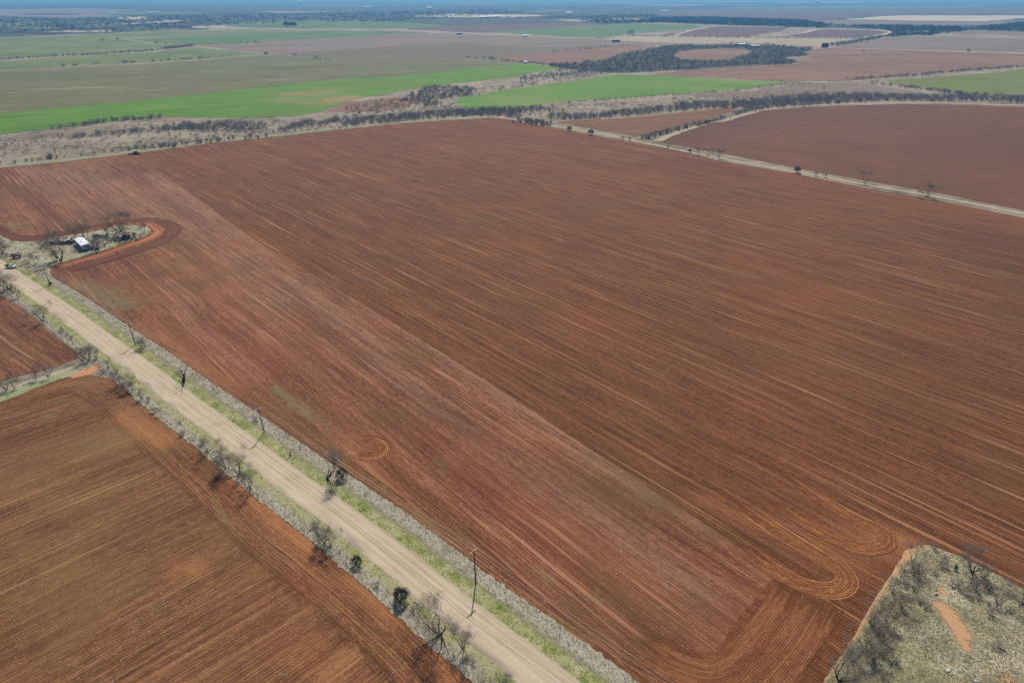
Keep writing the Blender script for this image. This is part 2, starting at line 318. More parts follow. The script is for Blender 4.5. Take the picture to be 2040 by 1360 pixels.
# ------------------------------------------------------------ sheets and strips
def seg_d(X, Y, a, b):
    ax, ay, bx, by = a.x, a.y, b.x, b.y; dx, dy = bx - ax, by - ay; L = dx * dx + dy * dy + 1e-9
    t = np.clip(((X - ax) * dx + (Y - ay) * dy) / L, 0, 1)
    return np.hypot(X - ax - t * dx, Y - ay - t * dy)
def paint(me, name, V, blobs):
    """blobs: (px1,py1,px2,py2,radius_m,amount) -> soft stain stored on the mesh"""
    val = np.zeros(len(V))
    for x1, y1, x2, y2, r, a in blobs:
        val = np.maximum(val, a * np.exp(-(seg_d(V[:, 0], V[:, 1], at(x1, y1), at(x2, y2)) / r) ** 2))
    A = me.attributes.new(name, 'FLOAT', 'POINT'); A.data.foreach_set('value', val.astype(np.float32))
def sheet(name, pts, z, mat, grid=0, jit=.4, step=4.0, paints=None, world=False):
    P = [Vector((p[0], p[1])) if world else at(*p).to_2d() for p in pts]
    ring = []
    r = random.Random(name + str(len(pts)) + str(z))
    for i, a in enumerate(P):
        b = P[(i + 1) % len(P)]; d = (b - a); L = d.length
        dist = max(1.0, min(a.length, b.length) / 250)
        st = step * dist; n = max(1, min(200, int(L / st)))
        nn = Vector((-d.y, d.x)).normalized() if L > 0 else Vector((0, 0))
        for k in range(n):
            j = 0 if (k == 0) else r.gauss(0, jit * dist * .5)
            ring.append(a + d * (k / n) + nn * j)
    verts = list(ring); edges = [(i, (i + 1) % len(ring)) for i in range(len(ring))]
    if grid:
        X = np.array([p.x for p in ring]); Y = np.array([p.y for p in ring])
        xs = np.arange(X.min(), X.max(), grid); ys = np.arange(Y.min(), Y.max(), grid)
        gx, gy = np.meshgrid(xs, ys); gx = gx.ravel(); gy = gy.ravel()
        ins = np.zeros(len(gx), bool); n = len(X); j = n - 1
        for i in range(n):
            c = ((Y[i] > gy) != (Y[j] > gy)) & (gx < (X[j] - X[i]) * (gy - Y[i]) / (Y[j] - Y[i] + 1e-12) + X[i]); ins ^= c; j = i
        verts += [Vector((float(a), float(b))) for a, b in zip(gx[ins], gy[ins])]
    v2, e2, f2, *_ = delaunay_2d_cdt(verts, [], [list(range(len(ring)))], 1, 1e-5)
    V = np.array([(p.x, p.y, z) for p in v2])
    f3 = []
    for f in f2:
        a, b_, c = [V[i] for i in f[:3]]
        cr = (b_[0] - a[0]) * (c[1] - a[1]) - (b_[1] - a[1]) * (c[0] - a[0])
        f3.append(tuple(f) if cr > 0 else tuple(f)[::-1])
    o = mk(name, V, f3, mat)
    for k, bl in (paints or {}).items(): paint(o.data, k, V, bl)
    return tag(o, kind='structure')
def smooth_path(P, st):
    """Catmull-Rom through world points, resampled about every st metres"""
    Q = []
    n = len(P)
    for i in range(n - 1):
        p0, p1, p2, p3 = P[max(i-1, 0)], P[i], P[i+1], P[min(i+2, n-1)]
        m = max(1, int((p2 - p1).length / st))
        for k in range(m):
            t = k / m
            Q.append(.5 * ((2*p1) + (p2 - p0) * t + (2*p0 - 5*p1 + 4*p2 - p3) * t*t + (3*p1 - p0 - 3*p2 + p3) * t**3))
    Q.append(P[-1]); return Q
def strip(name, path, u0, u1, z, mat, st=2.0, cols=4, jl=0.0, jr=0.0, world=False, paints=None, fl=.5, fr=.5, fe=8.0, taper=0):
    """ribbon along a path; u is metres to the right of travel; UV = (u, distance)"""
    P = [Vector((p[0], p[1])) if world else at(*p).to_2d() for p in path]
    Q = smooth_path(P, st); r = random.Random(name)
    V = []; UV = []; FD = []; s = 0.0; n = len(Q)
    tot = sum((Q[i] - Q[i-1]).length for i in range(1, n))
    for i, q in enumerate(Q):
        d = (Q[min(i+1, n-1)] - Q[max(i-1, 0)]).normalized(); nr = Vector((d.y, -d.x))
        if i: s += (q - Q[i-1]).length
        k = min(1.0, (i + .5) / taper, (n - i - .5) / taper) if taper else 1.0
        mid = (u0 + u1) / 2; a = mid + (u0 - mid) * k + r.gauss(0, jl); c = mid + (u1 - mid) * k + r.gauss(0, jr)
        for j in range(cols + 1):
            u = a + (c - a) * j / cols; w = q + nr * u
            V.append((w.x, w.y, z)); UV.append((u, s))
            e_ = 1.0
            if fl: e_ = min(e_, (u - a) / fl)
            if fr: e_ = min(e_, (c - u) / fr)
            if fe: e_ = min(e_, s / fe, (tot - s) / fe)
            FD.append(max(0.0, e_))
    Fq = []
    for i in range(n - 1):
        for j in range(cols):
            a = i * (cols + 1) + j; Fq.append((a, a + 1, a + cols + 2, a + cols + 1))
    o = mk(name, V, Fq, mat); me = o.data
    uvl = me.uv_layers.new(name='UVMap')
    li = np.zeros(len(me.loops), dtype=np.int32); me.loops.foreach_get('vertex_index', li)
    uvl.data.foreach_set('uv', np.array(UV, dtype=np.float32)[li].ravel())
    A = me.attributes.new('fade', 'FLOAT', 'POINT'); A.data.foreach_set('value', np.array(FD, dtype=np.float32))
    if me.polygons[0].normal.z < 0: me.flip_normals()
    for k, bl in (paints or {}).items(): paint(me, k, np.array(V), bl)
    return tag(o, kind='structure')

# the plain, out to the horizon
b_ = 45000
sheet('ground', [(-b_, -2000), (b_, -2000), (b_, 60000), (-b_, 60000)], 0, M['plain'], world=True, jit=0)
SH = 0
def Z(level): return level
# ---- far country (farthest first, each layer well above the one below)
sheet('brushland', [(-900, 73), (0, 73), (200, 68), (400, 60), (450, 52), (560, 55), (700, 50), (800, 56), (1000, 60), (1300, 45), (1500, 52), (1800, 60), (2040, 66), (3000, 70), (2800, -2), (1000, -2), (-800, -2)], .02, M['farwood'], jit=2)
FAR = [
 ('far_meadow', [(-300, 22), (0, 19), (150, 17), (290, 20), (200, 25), (260, 34), (120, 36), (0, 32), (-300, 34)], 'pink'),
 ('far_meadow', [(190, 25), (300, 23), (440, 25), (300, 29), (200, 29)], 'far_green'),
 ('far_meadow', [(-200, 46), (60, 45), (88, 48), (70, 51), (-200, 52)], 'palegreen'),
 ('far_meadow', [(30, 55), (110, 53), (118, 57), (40, 57)], 'palegreen'),
 ('far_meadow', [(130, 61), (215, 60), (220, 64), (60, 65)], 'tan'),
 ('far_meadow', [(230, 34), (290, 33), (300, 38), (245, 40)], 'ltan'),
 ('far_meadow', [(270, 46), (330, 41), (380, 41), (300, 48), (160, 50)], 'tan'),
 ('far_field', [(60, 3), (170, 5), (200, 6), (90, 4.2)], 'ltan'),
 ('far_field', [(520, 23), (700, 24), (560, 26)], 'tan'),
 ('far_field', [(380, 53), (450, 50), (450, 54), (520, 56), (400, 57)], 'tan'),
 ('far_field', [(810, 33), (900, 28), (1060, 30), (1100, 32), (1000, 36), (900, 35)], 'ltan'),
 ('far_field', [(1050, 22), (1130, 21), (1150, 23), (1060, 24)], 'pink'),
 ('far_field', [(780, 44), (880, 34), (1000, 36), (1150, 38), (1330, 37), (1200, 44), (1040, 48), (900, 52)], 'woodfloor'),
 ('far_field', [(1100, 40), (1270, 37), (1280, 41), (1150, 43)], 'tan'),
 ('purple_field', [(1360, 20), (1500, 17), (1700, 16), (1900, 18), (2040, 14), (2600, 12), (2600, 30), (2040, 29), (1780, 30), (1600, 42), (1440, 34), (1300, 30)], 'purple'),
 ('green_field_strip', [(1440, 15), (1600, 12), (1900, 12), (2040, 10), (2300, 10), (2040, 13.5), (1900, 16), (1700, 17), (1500, 18)], 'far_green'),
 ('pale_field_strip', [(1680, 39), (1740, 34), (1800, 31), (2040, 31), (2500, 30), (2400, 36), (2040, 37), (1960, 43), (1840, 42), (1760, 40)], 'ltan'),
 ('pink_slope', [(1500, 42), (1700, 40), (1840, 43), (1960, 44), (2040, 40), (2200, 40), (2040, 48), (1880, 52), (1700, 51), (1500, 46)], 'pink'),
 ('far_field', [(1880, 62), (1940, 60), (2040, 64), (2400, 66), (2300, 72), (2040, 70), (1900, 68)], 'pink'),
 ('far_field', [(1540, 4), (1700, 3.5), (1720, 5), (1560, 5.4)], 'ltan'),
]
for i, (n, p, m) in enumerate(FAR): sheet(n, p, 0.04 + .01 * i, M[m], jit=2)
for i in range(64):
    y_ = rng.choice((rng.uniform(.5, 8), rng.uniform(3, 16), rng.uniform(8, 30))); x_ = rng.uniform(-100, 2140)
    if 16 < y_ and x_ > 1250: continue
    w_ = rng.uniform(25, 170); h_ = rng.uniform(.15, .5) + y_ * .03; sl_ = rng.uniform(-.006, .006) * w_
    sheet('far_field', [(x_ - w_, y_ + sl_), (x_ - w_ * .3, y_ - h_), (x_ + w_ * .8, y_ - h_ * .8), (x_ + w_, y_ - sl_), (x_ + w_ * .4, y_ + h_), (x_ - w_ * .6, y_ + h_ * .7)], .28 + .004 * i, M[rng.choice(('ltan', 'farwood', 'farwood', 'wood_dark', 'wood_dark', 'far_green', 'purple', 'tan'))], jit=2)
MID = [
 ('purple_field', [(790, 58), (900, 53), (960, 47), (1070, 40), (1160, 46), (1210, 50), (1150, 56), (1050, 62), (960, 66), (880, 62)], 'purple'),
 ('green_field', [(450, 50), (500, 43), (570, 40), (680, 41), (780, 43), (860, 47), (900, 52), (800, 57), (680, 57), (560, 56), (470, 54)], 'far_green'),
 ('grass_field', [(-500, 84), (0, 73), (150, 71), (280, 62), (340, 58), (430, 61), (560, 60), (700, 60), (640, 64), (400, 71), (270, 79), (0, 88), (-500, 98)], 'palegreen'),
 ('grass_field', [(-500, 100), (0, 88), (150, 84), (250, 79), (310, 85), (385, 90), (300, 101), (120, 111), (0, 118), (-500, 135)], 'palegreen'),
 ('grass_field', [(-500, 141), (0, 123), (120, 114), (300, 105), (385, 95), (430, 98), (520, 109), (430, 116), (300, 125), (130, 135), (0, 141), (-500, 162)], 'palegreen'),
 ('green_field', [(250, 80), (400, 71), (600, 65), (680, 62), (800, 63), (860, 66), (700, 74), (560, 82), (430, 90), (390, 89), (310, 85)], 'far_green'),
 ('green_field', [(970, 64), (1100, 55), (1190, 50), (1280, 47), (1380, 50), (1420, 54), (1340, 62), (1240, 68), (1200, 77), (1100, 72)], 'far_green'),
 ('purple_field', [(1320, 70), (1427, 53), (1573, 55), (1560, 62), (1520, 68), (1493, 73), (1400, 73)], 'purple'),
 ('purple_field', [(1560, 70), (1643, 59), (1743, 61), (1765, 66), (1720, 75), (1593, 74)], 'purple'),
 ('tan_grassland', [(1200, 82), (1240, 72), (1330, 72), (1500, 75), (1720, 77), (1690, 84), (1645, 95), (1560, 91), (1440, 88), (1300, 84)], 'tan'),
 ('pink_field', [(400, 90), (480, 87), (560, 82), (680, 74), (800, 68), (900, 67), (1000, 73), (1100, 76), (1200, 79), (1290, 85), (1340, 87), (1300, 92), (1130, 90), (960, 86), (850, 88), (680, 99), (560, 108), (500, 104), (440, 97)], 'pink'),
 ('stubble_field', [(540, 111), (560, 108), (680, 99), (850, 88), (960, 84), (1070, 90), (1150, 91), (1290, 90), (1230, 100), (1225, 115), (1170, 126), (1130, 131), (1040, 124), (980, 118), (900, 150), (680, 150)], 'olive_brown'),
 ('reddish_field', [(985, 117), (1060, 107), (1140, 98), (1260, 92), (1310, 95), (1240, 108), (1222, 116), (1175, 126), (1130, 130), (1050, 123)], 'pinkred'),
 ('pink_field', [(940, 87), (1080, 78), (1130, 77), (1230, 86), (1120, 94), (1040, 95)], 'pink'),
 ('pinkish_field', [(1290, 150), (1360, 141), (1440, 135), (1580, 128), (1620, 112), (1600, 103), (1650, 96), (1800, 100), (2040, 108), (2700, 122), (2700, 120), (2040, 133), (1900, 142), (1760, 155), (1690, 161), (1560, 163), (1430, 155)], 'pinkred'),
 ('pink_field', [(1655, 95), (1700, 86), (1780, 74), (1900, 75), (2040, 78), (2700, 84), (2700, 116), (2040, 104), (1800, 98)], 'pink'),
 ('oval_field', [(1345, 112), (1350, 105), (1380, 100), (1440, 97), (1485, 99), (1495, 104), (1470, 114), (1450, 120), (1410, 122), (1360, 120)], 'pinkred'),
]
for i, (n, p, m) in enumerate(MID): sheet(n, p, .05 + .005 * i, M[m], jit=1.2)
sheet('olive_field', [(-500, 165), (0, 143), (130, 137), (300, 127), (430, 118), (520, 111), (600, 114), (700, 118), (840, 122), (980, 118), (1050, 126), (980, 133), (880, 144), (780, 154), (680, 161), (533, 174), (333, 196), (133, 214), (0, 228), (-500, 270)], .14, M['olive'], jit=1)
sheet('wheat_field', [(-500, 272), (0, 227), (133, 213), (333, 195), (533, 173), (680, 158), (780, 153), (880, 143), (980, 132), (1047, 127), (1115, 135), (1023, 154), (933, 164), (857, 172), (797, 182), (730, 193), (690, 203), (650, 220), (600, 230), (467, 235), (317, 233), (110, 256), (0, 268), (-500, 325)], .15, M['green1'], grid=20, jit=1,
      paints={'w': [(590, 187, 640, 184, 26, .8), (640, 205, 700, 195, 20, .9), (560, 200, 620, 203, 14, .6), (700, 175, 620, 180, 14, .4)]})
sheet('wheat_field', [(905, 203), (913, 197), (947, 190), (1013, 178), (1147, 162), (1230, 149), (1360, 153), (1427, 157), (1510, 161), (1567, 165), (1460, 180), (1360, 187), (1213, 197), (1130, 202), (1047, 212), (967, 216), (920, 214)], .15, M['green2'], jit=1)
sheet('wheat_field', [(1765, 160), (1850, 155), (2000, 143), (2040, 137), (2600, 124), (2600, 196), (2040, 186), (1945, 187), (1900, 180), (1775, 166)], .15, M['green3'], jit=1)
sheet('pink_meadow', [(1370, 189), (1480, 182), (1570, 170), (1680, 164), (1740, 168), (1790, 178), (1880, 190), (1760, 192), (1600, 190), (1460, 200)], .08, M['pink'], jit=2)
sheet('red_wash', [(640, 226), (680, 206), (760, 196), (860, 196), (820, 214), (720, 224)], .06, M['pinkred'], jit=3)
sheet('brown_field', [(1105, 243), (1200, 262), (1270, 272), (1330, 262), (1400, 241), (1455, 224), (1470, 213), (1380, 222), (1250, 236), (1150, 240)], .05, M['soil_nar'])

for pth, w in (([(-60, 89), (0, 88), (200, 81), (280, 76), (400, 70), (520, 65), (680, 61), (790, 60), (850, 64), (913, 67), (1047, 72), (1180, 77), (1297, 83), (1360, 87), (1443, 88)], 3.5),
               ([(1600, 97), (1647, 96), (1793, 100), (2040, 108), (2400, 118)], 4), ([(1340, 72), (1427, 52), (1573, 54), (1640, 58)], 5), ([(1540, 72), (1600, 66), (1640, 58), (1750, 60), (1772, 66), (1722, 75)], 6)):
    strip('far_lane', pth, -w, w, .3, M['far_road'], st=20, cols=1, jl=.4, jr=.4)
strip('field_path', [(-60, 143), (0, 142), (130, 136), (250, 127), (340, 121), (430, 116), (520, 110), (560, 110), (650, 118), (760, 125)], -2, 2, .32, M['lane_tan'], st=20, cols=1, jl=.4, jr=.4)
strip('field_path', [(250, 79), (280, 83), (310, 87)], -2.5, 2.5, .34, M['far_road'], st=20, cols=1)

# ---- near fields
W_MAIN = [(160, 570, 240, 610, 14, .9), (240, 640, 200, 600, 9, .7), (330, 690, 450, 775, 7, .6), (460, 700, 520, 760, 4, .55), (540, 770, 620, 830, 4, .95), (610, 820, 660, 860, 4, .7),
          (870, 915, 880, 930, 5, .8), (830, 960, 900, 1000, 3, .5), (1050, 1110, 1110, 1160, 1.8, .8), (1180, 1170, 1240, 1215, 2.5, .8), (1335, 1180, 1345, 1225, 2.5, .85), (690, 880, 560, 800, 6, .45), (1230, 1240, 1300, 1280, 2, .5),
          (20, 445, 40, 455, 8, .8), (30, 350, 60, 370, 10, .4), (760, 660, 900, 740, 3, .25)]
O_MAIN = [(700, 870, 745, 905, 7, .35), (640, 800, 900, 990, 5, .15), (1240, 1120, 1290, 1180, 4, .3), (690, 930, 780, 990, 4, .45), (300, 690, 320, 700, 4, .6)]
D_MAIN = [(850, 700, 1020, 800, 3.2, .6), (1022, 800, 1549, 1137, 1.3, .8), (900, 715, 1022, 791, 1.5, .7), (1950, 470, 2040, 520, 30, .5), (1850, 700, 2040, 800, 25, .3), (500, 640, 640, 720, 6, .35)]
mainpoly = [(1000, 236), (1060, 248), (1130, 259), (1250, 282), (1360, 302), (1440, 322), (1580, 345), (1740, 378), (1880, 402), (2040, 434), (2600, 540), (2600, 1450), (2300, 1290), (2039, 1173), (1960, 1130), (1891, 1100), (1852, 1086), (1830, 1085), (1802, 1097), (1779, 1139), (1743, 1192), (1701, 1268), (1640, 1360), (1600, 1440),
            (1340, 1430), (1262, 1362), (1203, 1319), (1084, 1243), (1004, 1176), (938, 1126), (838, 1060), (760, 992), (700, 945), (650, 916), (608, 899), (560, 868), (518, 841), (441, 782), (362, 732), (306, 697), (276, 685), (243, 666), (216, 647), (173, 618), (123, 581), (101, 545), (99, 532),
            (123, 523), (165, 511), (206, 499), (247, 484), (294, 468), (300, 460), (292, 451), (268, 449), (228, 452), (206, 458), (175, 464), (144, 468), (107, 474), (88, 480), (51, 482), (21, 480), (0, 468), (-60, 440), (-500, 470), (-500, 400), (-200, 352), (0, 335), (150, 320), (290, 303), (430, 284), (560, 272), (700, 256), (800, 246), (900, 239), (980, 235)]
sheet('ploughed_field', mainpoly, .03, M['soil_main'], grid=7, jit=.35, step=2.5, paints={'w': [], 'o': [(1600, 1060, 1700, 1100, 6, .3), (1750, 1070, 1820, 1090, 5, .6), (1400, 1000, 1550, 1060, 2, .4)], 'd': D_MAIN})
roadside = [(270, 306), (292, 321), (370, 378), (456, 441), (515, 484), (640, 556), (762, 631), (906, 718), (1022, 792), (1125, 862), (1280, 962), (1422, 1055), (1549, 1140), (1470, 1230), (1430, 1300), (1340, 1390),
            (1300, 1390), (1262, 1362), (1203, 1319), (1084, 1243), (1004, 1176), (938, 1126), (838, 1060), (760, 992), (700, 945), (650, 916), (608, 899), (560, 868), (518, 841), (441, 782), (362, 732), (306, 697), (276, 685), (243, 666), (216, 647), (173, 618), (123, 581), (101, 545), (99, 532),
            (123, 523), (165, 511), (206, 499), (247, 484), (294, 468), (300, 460), (292, 451), (268, 449), (228, 452), (206, 458), (175, 464), (144, 468), (107, 474), (88, 480), (51, 482), (21, 480), (0, 468), (-60, 440), (-500, 470), (-500, 400), (-200, 353), (0, 336), (150, 321), (250, 309)]
sheet('roadside_field', roadside, .045, M['soil_road'], grid=5, jit=.25, step=2.5, paints={'w': W_MAIN + [(140, 580, 330, 720, 8, .5), (330, 720, 760, 970, 8, .48), (760, 970, 1300, 1320, 7, .48), (820, 900, 1250, 1200, 7, .38)], 'o': O_MAIN, 'k': [(640, 540, 760, 622, 5, .7), (760, 622, 1020, 800, 5, .9), (1020, 800, 1300, 985, 4, .75), (1300, 985, 1400, 1050, 3, .35), (500, 500, 760, 700, 7, .6), (760, 720, 1000, 900, 5, .7), (1000, 900, 1400, 1180, 5, .7), (100, 340, 330, 420, 22, .8), (60, 350, 260, 460, 10, .6), (300, 350, 480, 470, 10, .9), (350, 430, 560, 600, 9, .6), (330, 560, 460, 720, 4, .5)], 'd': [(330, 640, 420, 700, 5, .4), (560, 700, 640, 760, 5, .4), (400, 620, 560, 720, 4, .25)]})
strip('headland', [(1650, 1120), (1590, 1215), (1535, 1290), (1480, 1345), (1420, 1366), (1340, 1345), (1250, 1292), (1150, 1225)], -9.5, 8.5, .06, M['soil_head'], st=1.5, cols=14, fl=3.5, fr=3.5, fe=30)
strip('headland', [(1250, 1335), (1120, 1248), (1000, 1160), (900, 1080), (800, 1000), (700, 925), (600, 855), (480, 775), (330, 690), (220, 625), (120, 555)], -4.5, 1.4, .075, M['soil_swhead'], st=3, cols=7, fl=2.5, fr=0, fe=12)
for k_, (w0, w1, pth) in enumerate([(-3.2, 3.0, [(1400, 950), (1480, 1010), (1560, 1064), (1630, 1105), (1672, 1132), (1685, 1155), (1676, 1170), (1650, 1175), (1605, 1166), (1545, 1136), (1470, 1086), (1380, 1030)]),
                                 (-2.9, 2.7, [(1500, 905), (1600, 972), (1680, 1022), (1735, 1048), (1764, 1064), (1766, 1080), (1748, 1090), (1715, 1092), (1672, 1078), (1615, 1046), (1540, 1000), (1460, 950)])]):
    strip('turning_loop', pth, w0, w1, .075 + .015 * k_, M['soil_loop'], st=1, cols=10, fl=1.0, fr=1.0, fe=32)
strip('turning_circle', [(735 + 30 * math.cos(t), 893 + 17 * math.sin(t)) for t in [i * math.pi / 9 - 2.9 for i in range(19)]], -3.4, 3.0, .065, M['soil_loop'], st=.8, cols=12, fl=2.0, fr=2.2, fe=10)
strip('orange_track', [(-40, 455), (0, 474), (40, 486), (90, 485)], -2.2, 2.0, .08, M['soil_orange'], st=2, cols=6, fl=.8, fr=.6, fe=5)
strip('turned_soil', [(-60, 420), (0, 462), (40, 474), (100, 470), (170, 456), (230, 444), (290, 438), (335, 447), (345, 462), (315, 484), (240, 510), (170, 530), (110, 546)], -6.5, 6, .06, M['soil_dark'], st=2, cols=12, fl=5, fr=3, fe=15)
strip('orange_track', [(99, 537), (123, 530), (165, 518), (206, 506), (247, 492), (290, 478), (313, 465), (312, 455), (296, 446), (270, 444)], -2.6, 3.0, .09, M['soil_orange'], st=1.5, cols=8, fl=.6, fr=.8, fe=8)
sheet('eastern_field', [(1310, 283), (1345, 268), (1400, 250), (1450, 240), (1520, 221), (1600, 214), (1700, 210), (1800, 207), (1900, 209), (2040, 213), (2700, 219), (2700, 540), (2300, 465), (2040, 420), (1880, 387), (1740, 363), (1600, 338), (1440, 306)], .06, M['soil_ne'], grid=40, jit=.5,
      paints={'d': [(1320, 280, 1480, 232, 14, .6), (1500, 225, 1800, 210, 16, .4), (1980, 260, 2200, 330, 40, .3)], 'w': [(1500, 260, 1545, 262, 2.5, .8)], 'o': []})
strip('fence_lane', [(985, 234), (1060, 244), (1180, 264), (1300, 288), (1440, 317), (1600, 345), (1740, 371), (1870, 393), (2040, 427), (2300, 480)], -2.4, 2.2, .12, M['lane_tan'], st=4, cols=2, jl=.5, jr=.5)
strip('field_margin', [(-300, 362), (0, 332), (150, 317), (290, 300), (430, 281), (560, 269), (700, 253), (800, 243), (900, 236), (985, 232)], -3, 3.5, .10, M['lane_green'], st=6, cols=2, jl=.8, jr=.6)
strip('field_margin', [(1310, 281), (1345, 266), (1400, 248), (1450, 238), (1520, 219), (1600, 211.5), (1700, 207), (1800, 204.5), (1900, 206), (2040, 210), (2500, 215)], -4, 4, .11, M['lane_tan'], st=6, cols=2, jl=1, jr=.8)

swpoly = [(176, 747), (241, 776), (303, 823), (353, 859), (397, 894), (435, 929), (500, 979), (562, 1027), (626, 1079), (699, 1121), (763, 1172), (848, 1245), (925, 1322), (972, 1358), (1040, 1420), (1000, 1700), (-700, 1700), (-400, 930), (0, 802), (60, 777), (130, 752)]
sheet('ploughed_field', swpoly, .03, M['soil_sw'], grid=5, jit=.3, step=2.5, paints={'w': [(140, 790, 150, 795, 3, 1), (85, 825, 95, 830, 2.5, .9), (380, 990, 460, 1050, 3, .6), (0, 950, 120, 900, 8, .5), (290, 1220, 330, 1200, 3, .8), (0, 1060, 60, 1040, 6, .5)],
      'o': [(260, 830, 330, 880, 4, .5), (350, 1140, 400, 1130, 3, .5), (620, 1300, 680, 1340, 5, .4)], 'd': [(0, 880, 150, 840, 10, .35), (250, 1060, 330, 1020, 6, .3)]})
strip('headland', [(-300, 905), (0, 812), (80, 784), (140, 768), (185, 772), (232, 800), (292, 850), (352, 905), (420, 965), (500, 1045), (590, 1120), (690, 1200), (790, 1290), (880, 1390)], -6.5, 9, .05, M['soil_swhead'], st=2, cols=14, fl=0, fr=7, fe=2,
      paints={'w': [(420, 990, 450, 1040, 2.5, .7), (140, 790, 150, 795, 3, .9), (820, 1330, 860, 1360, 2, .4)], 'o': [(470, 960, 620, 1090, 3.5, .75), (700, 1150, 780, 1230, 3, .6), (240, 830, 320, 880, 4, .7), (880, 1320, 930, 1370, 3, .7)], 'd': []})
sheet('western_field', [(-500, 520), (-100, 560), (0, 587), (41, 612), (88, 650), (126, 682), (156, 703), (153, 714), (118, 729), (59, 744), (0, 761), (-400, 870)], .06, M['soil_w'], grid=8, jit=.3, paints={'w': [(0, 640, 20, 680, 5, .4)], 'o': [], 'd': [(100, 720, 150, 705, 3, .4)]})

# ---- road, verges, lanes
RL = [(-300, 360), (-100, 478), (0, 546), (25, 565), (70, 600), (143, 655), (218, 709), (290, 768), (365, 826), (400, 850), (506, 930), (599, 998), (682, 1057), (800, 1158), (965, 1296), (1044, 1362), (1230, 1520)]
RR = [(-270, 340), (-80, 463), (0, 521), (53, 556), (129, 600), (183, 640), (235, 679), (290, 715), (344, 755), (430, 820), (523, 887), (612, 958), (761, 1060), (864, 1142), (946, 1210), (1097, 1312), (1155, 1362), (1330, 1500)]
def wpath(p): return smooth_path([at(*q).to_2d() for q in p], 3)
LW, RW = wpath(RL), wpath(RR)
cen = []
for q in LW[::4]:
    r_ = min(RW, key=lambda w: (w - q).length); cen.append((q + r_) / 2)
cen = [cen[0]] + [(cen[i-1] + cen[i] * 2 + cen[i+1]) / 4 for i in range(1, len(cen) - 1)] + [cen[-1]]
cw = [(c.x, c.y) for c in cen]
# travel runs from far left to near right: the right-hand side (positive u) is the south-west side
strip('gravel_road', cw, -4.15, 4.15, .14, M['road'], st=2, cols=4, world=True, jl=.12, jr=.12)
strip('verge', cw, -12.0, -3.4, .11, M['verge_ne'], st=1.0, cols=10, world=True, jl=.18, jr=0)
strip('verge', cw, 3.4, 10.2, .115, M['verge_sw'], st=1.0, cols=8, world=True, jl=0, jr=.18)
for n_ in ('verge', 'verge.001'):
    me = bpy.data.objects[n_].data; uvl = me.uv_layers['UVMap']; a = np.zeros(len(me.loops) * 2, np.float32); uvl.data.foreach_get('uv', a); a[0::2] = np.abs(a[0::2]) - 4.0; uvl.data.foreach_set('uv', a)
# flip the sign so that the road's u grows towards the north-east edge
me = bpy.data.objects['gravel_road'].data; uvl = me.uv_layers['UVMap']; a = np.zeros(len(me.loops) * 2, np.float32); uvl.data.foreach_get('uv', a); a[0::2] *= -1; uvl.data.foreach_set('uv', a)
strip('grass_lane', [(-300, 880), (-100, 825), (0, 795), (60, 772), (120, 750), (160, 738), (196, 722)], -5.5, 1.6, .09, M['yard'], st=2, cols=6, jl=.4, jr=.3, paints={'w': [(0, 790, 140, 742, 1.6, .9)], 'o': [], 'p': []})
strip('lane_track', [(-300, 884), (-100, 829), (0, 799), (60, 775), (120, 752)], -1.1, 1.0, .105, M['lane_green'], st=2, cols=2, jl=.15, jr=.15)
sheet('sandy_gateway', [(138, 750), (160, 737), (191, 727), (201, 730), (192, 740), (181, 746), (165, 750), (145, 754)], .125, M['gate'], jit=.3, step=1)
yard = [(-60, 442), (0, 468), (21, 480), (51, 482), (88, 480), (107, 474), (144, 468), (175, 464), (206, 458), (228, 452), (268, 449), (292, 451), (300, 460), (294, 468), (247, 484), (206, 499), (165, 511), (123, 523), (99, 532), (101, 545), (80, 556), (54, 552), (0, 516), (-80, 460)]
sheet('yard', yard, .10, M['yard'], grid=2.5, jit=.25, step=2, paints={'w': [(10, 510, 60, 545, 5, .9), (0, 500, 20, 505, 5, .6), (210, 495, 280, 470, 3, .4)], 'o': [(70, 500, 110, 492, 4, .8)], 'p': [(40, 512, 100, 495, 3, .6), (60, 545, 98, 535, 2, .5), (140, 465, 230, 460, 3, .5)]})
strip('driveway', [(-60, 515), (0, 515), (25, 512), (50, 506), (75, 501), (100, 496)], -2.2, 2.2, .12, M['lane_sand'], st=2, cols=3, jl=.3, jr=.3)
strip('driveway', [(48, 560), (62, 551), (80, 543), (101, 537)], -1.6, 1.6, .13, M['lane_sand'], st=1.5, cols=3, jl=.2, jr=.2)
pastpoly = [(1640, 1360), (1701, 1268), (1743, 1192), (1779, 1139), (1802, 1097), (1830, 1085), (1852, 1086), (1891, 1100), (1960, 1130), (2039, 1173), (2300, 1290), (2500, 1600), (1560, 1600)]
ruts = [[(1952, 1285), (1949, 1310), (1940, 1350)], [(1913, 1296), (1910, 1320), (1900, 1342)], [(1874, 1298), (1868, 1320), (1855, 1335)], [(1863, 1231), (1850, 1260), (1841, 1282)], [(1834, 1245), (1828, 1275), (1826, 1296)], [(1895, 1300), (1889, 1318)],
        [(1740, 1330), (1780, 1318), (1810, 1322)], [(1990, 1210), (2020, 1235), (2060, 1260)], [(1965, 1180), (1985, 1200)]]
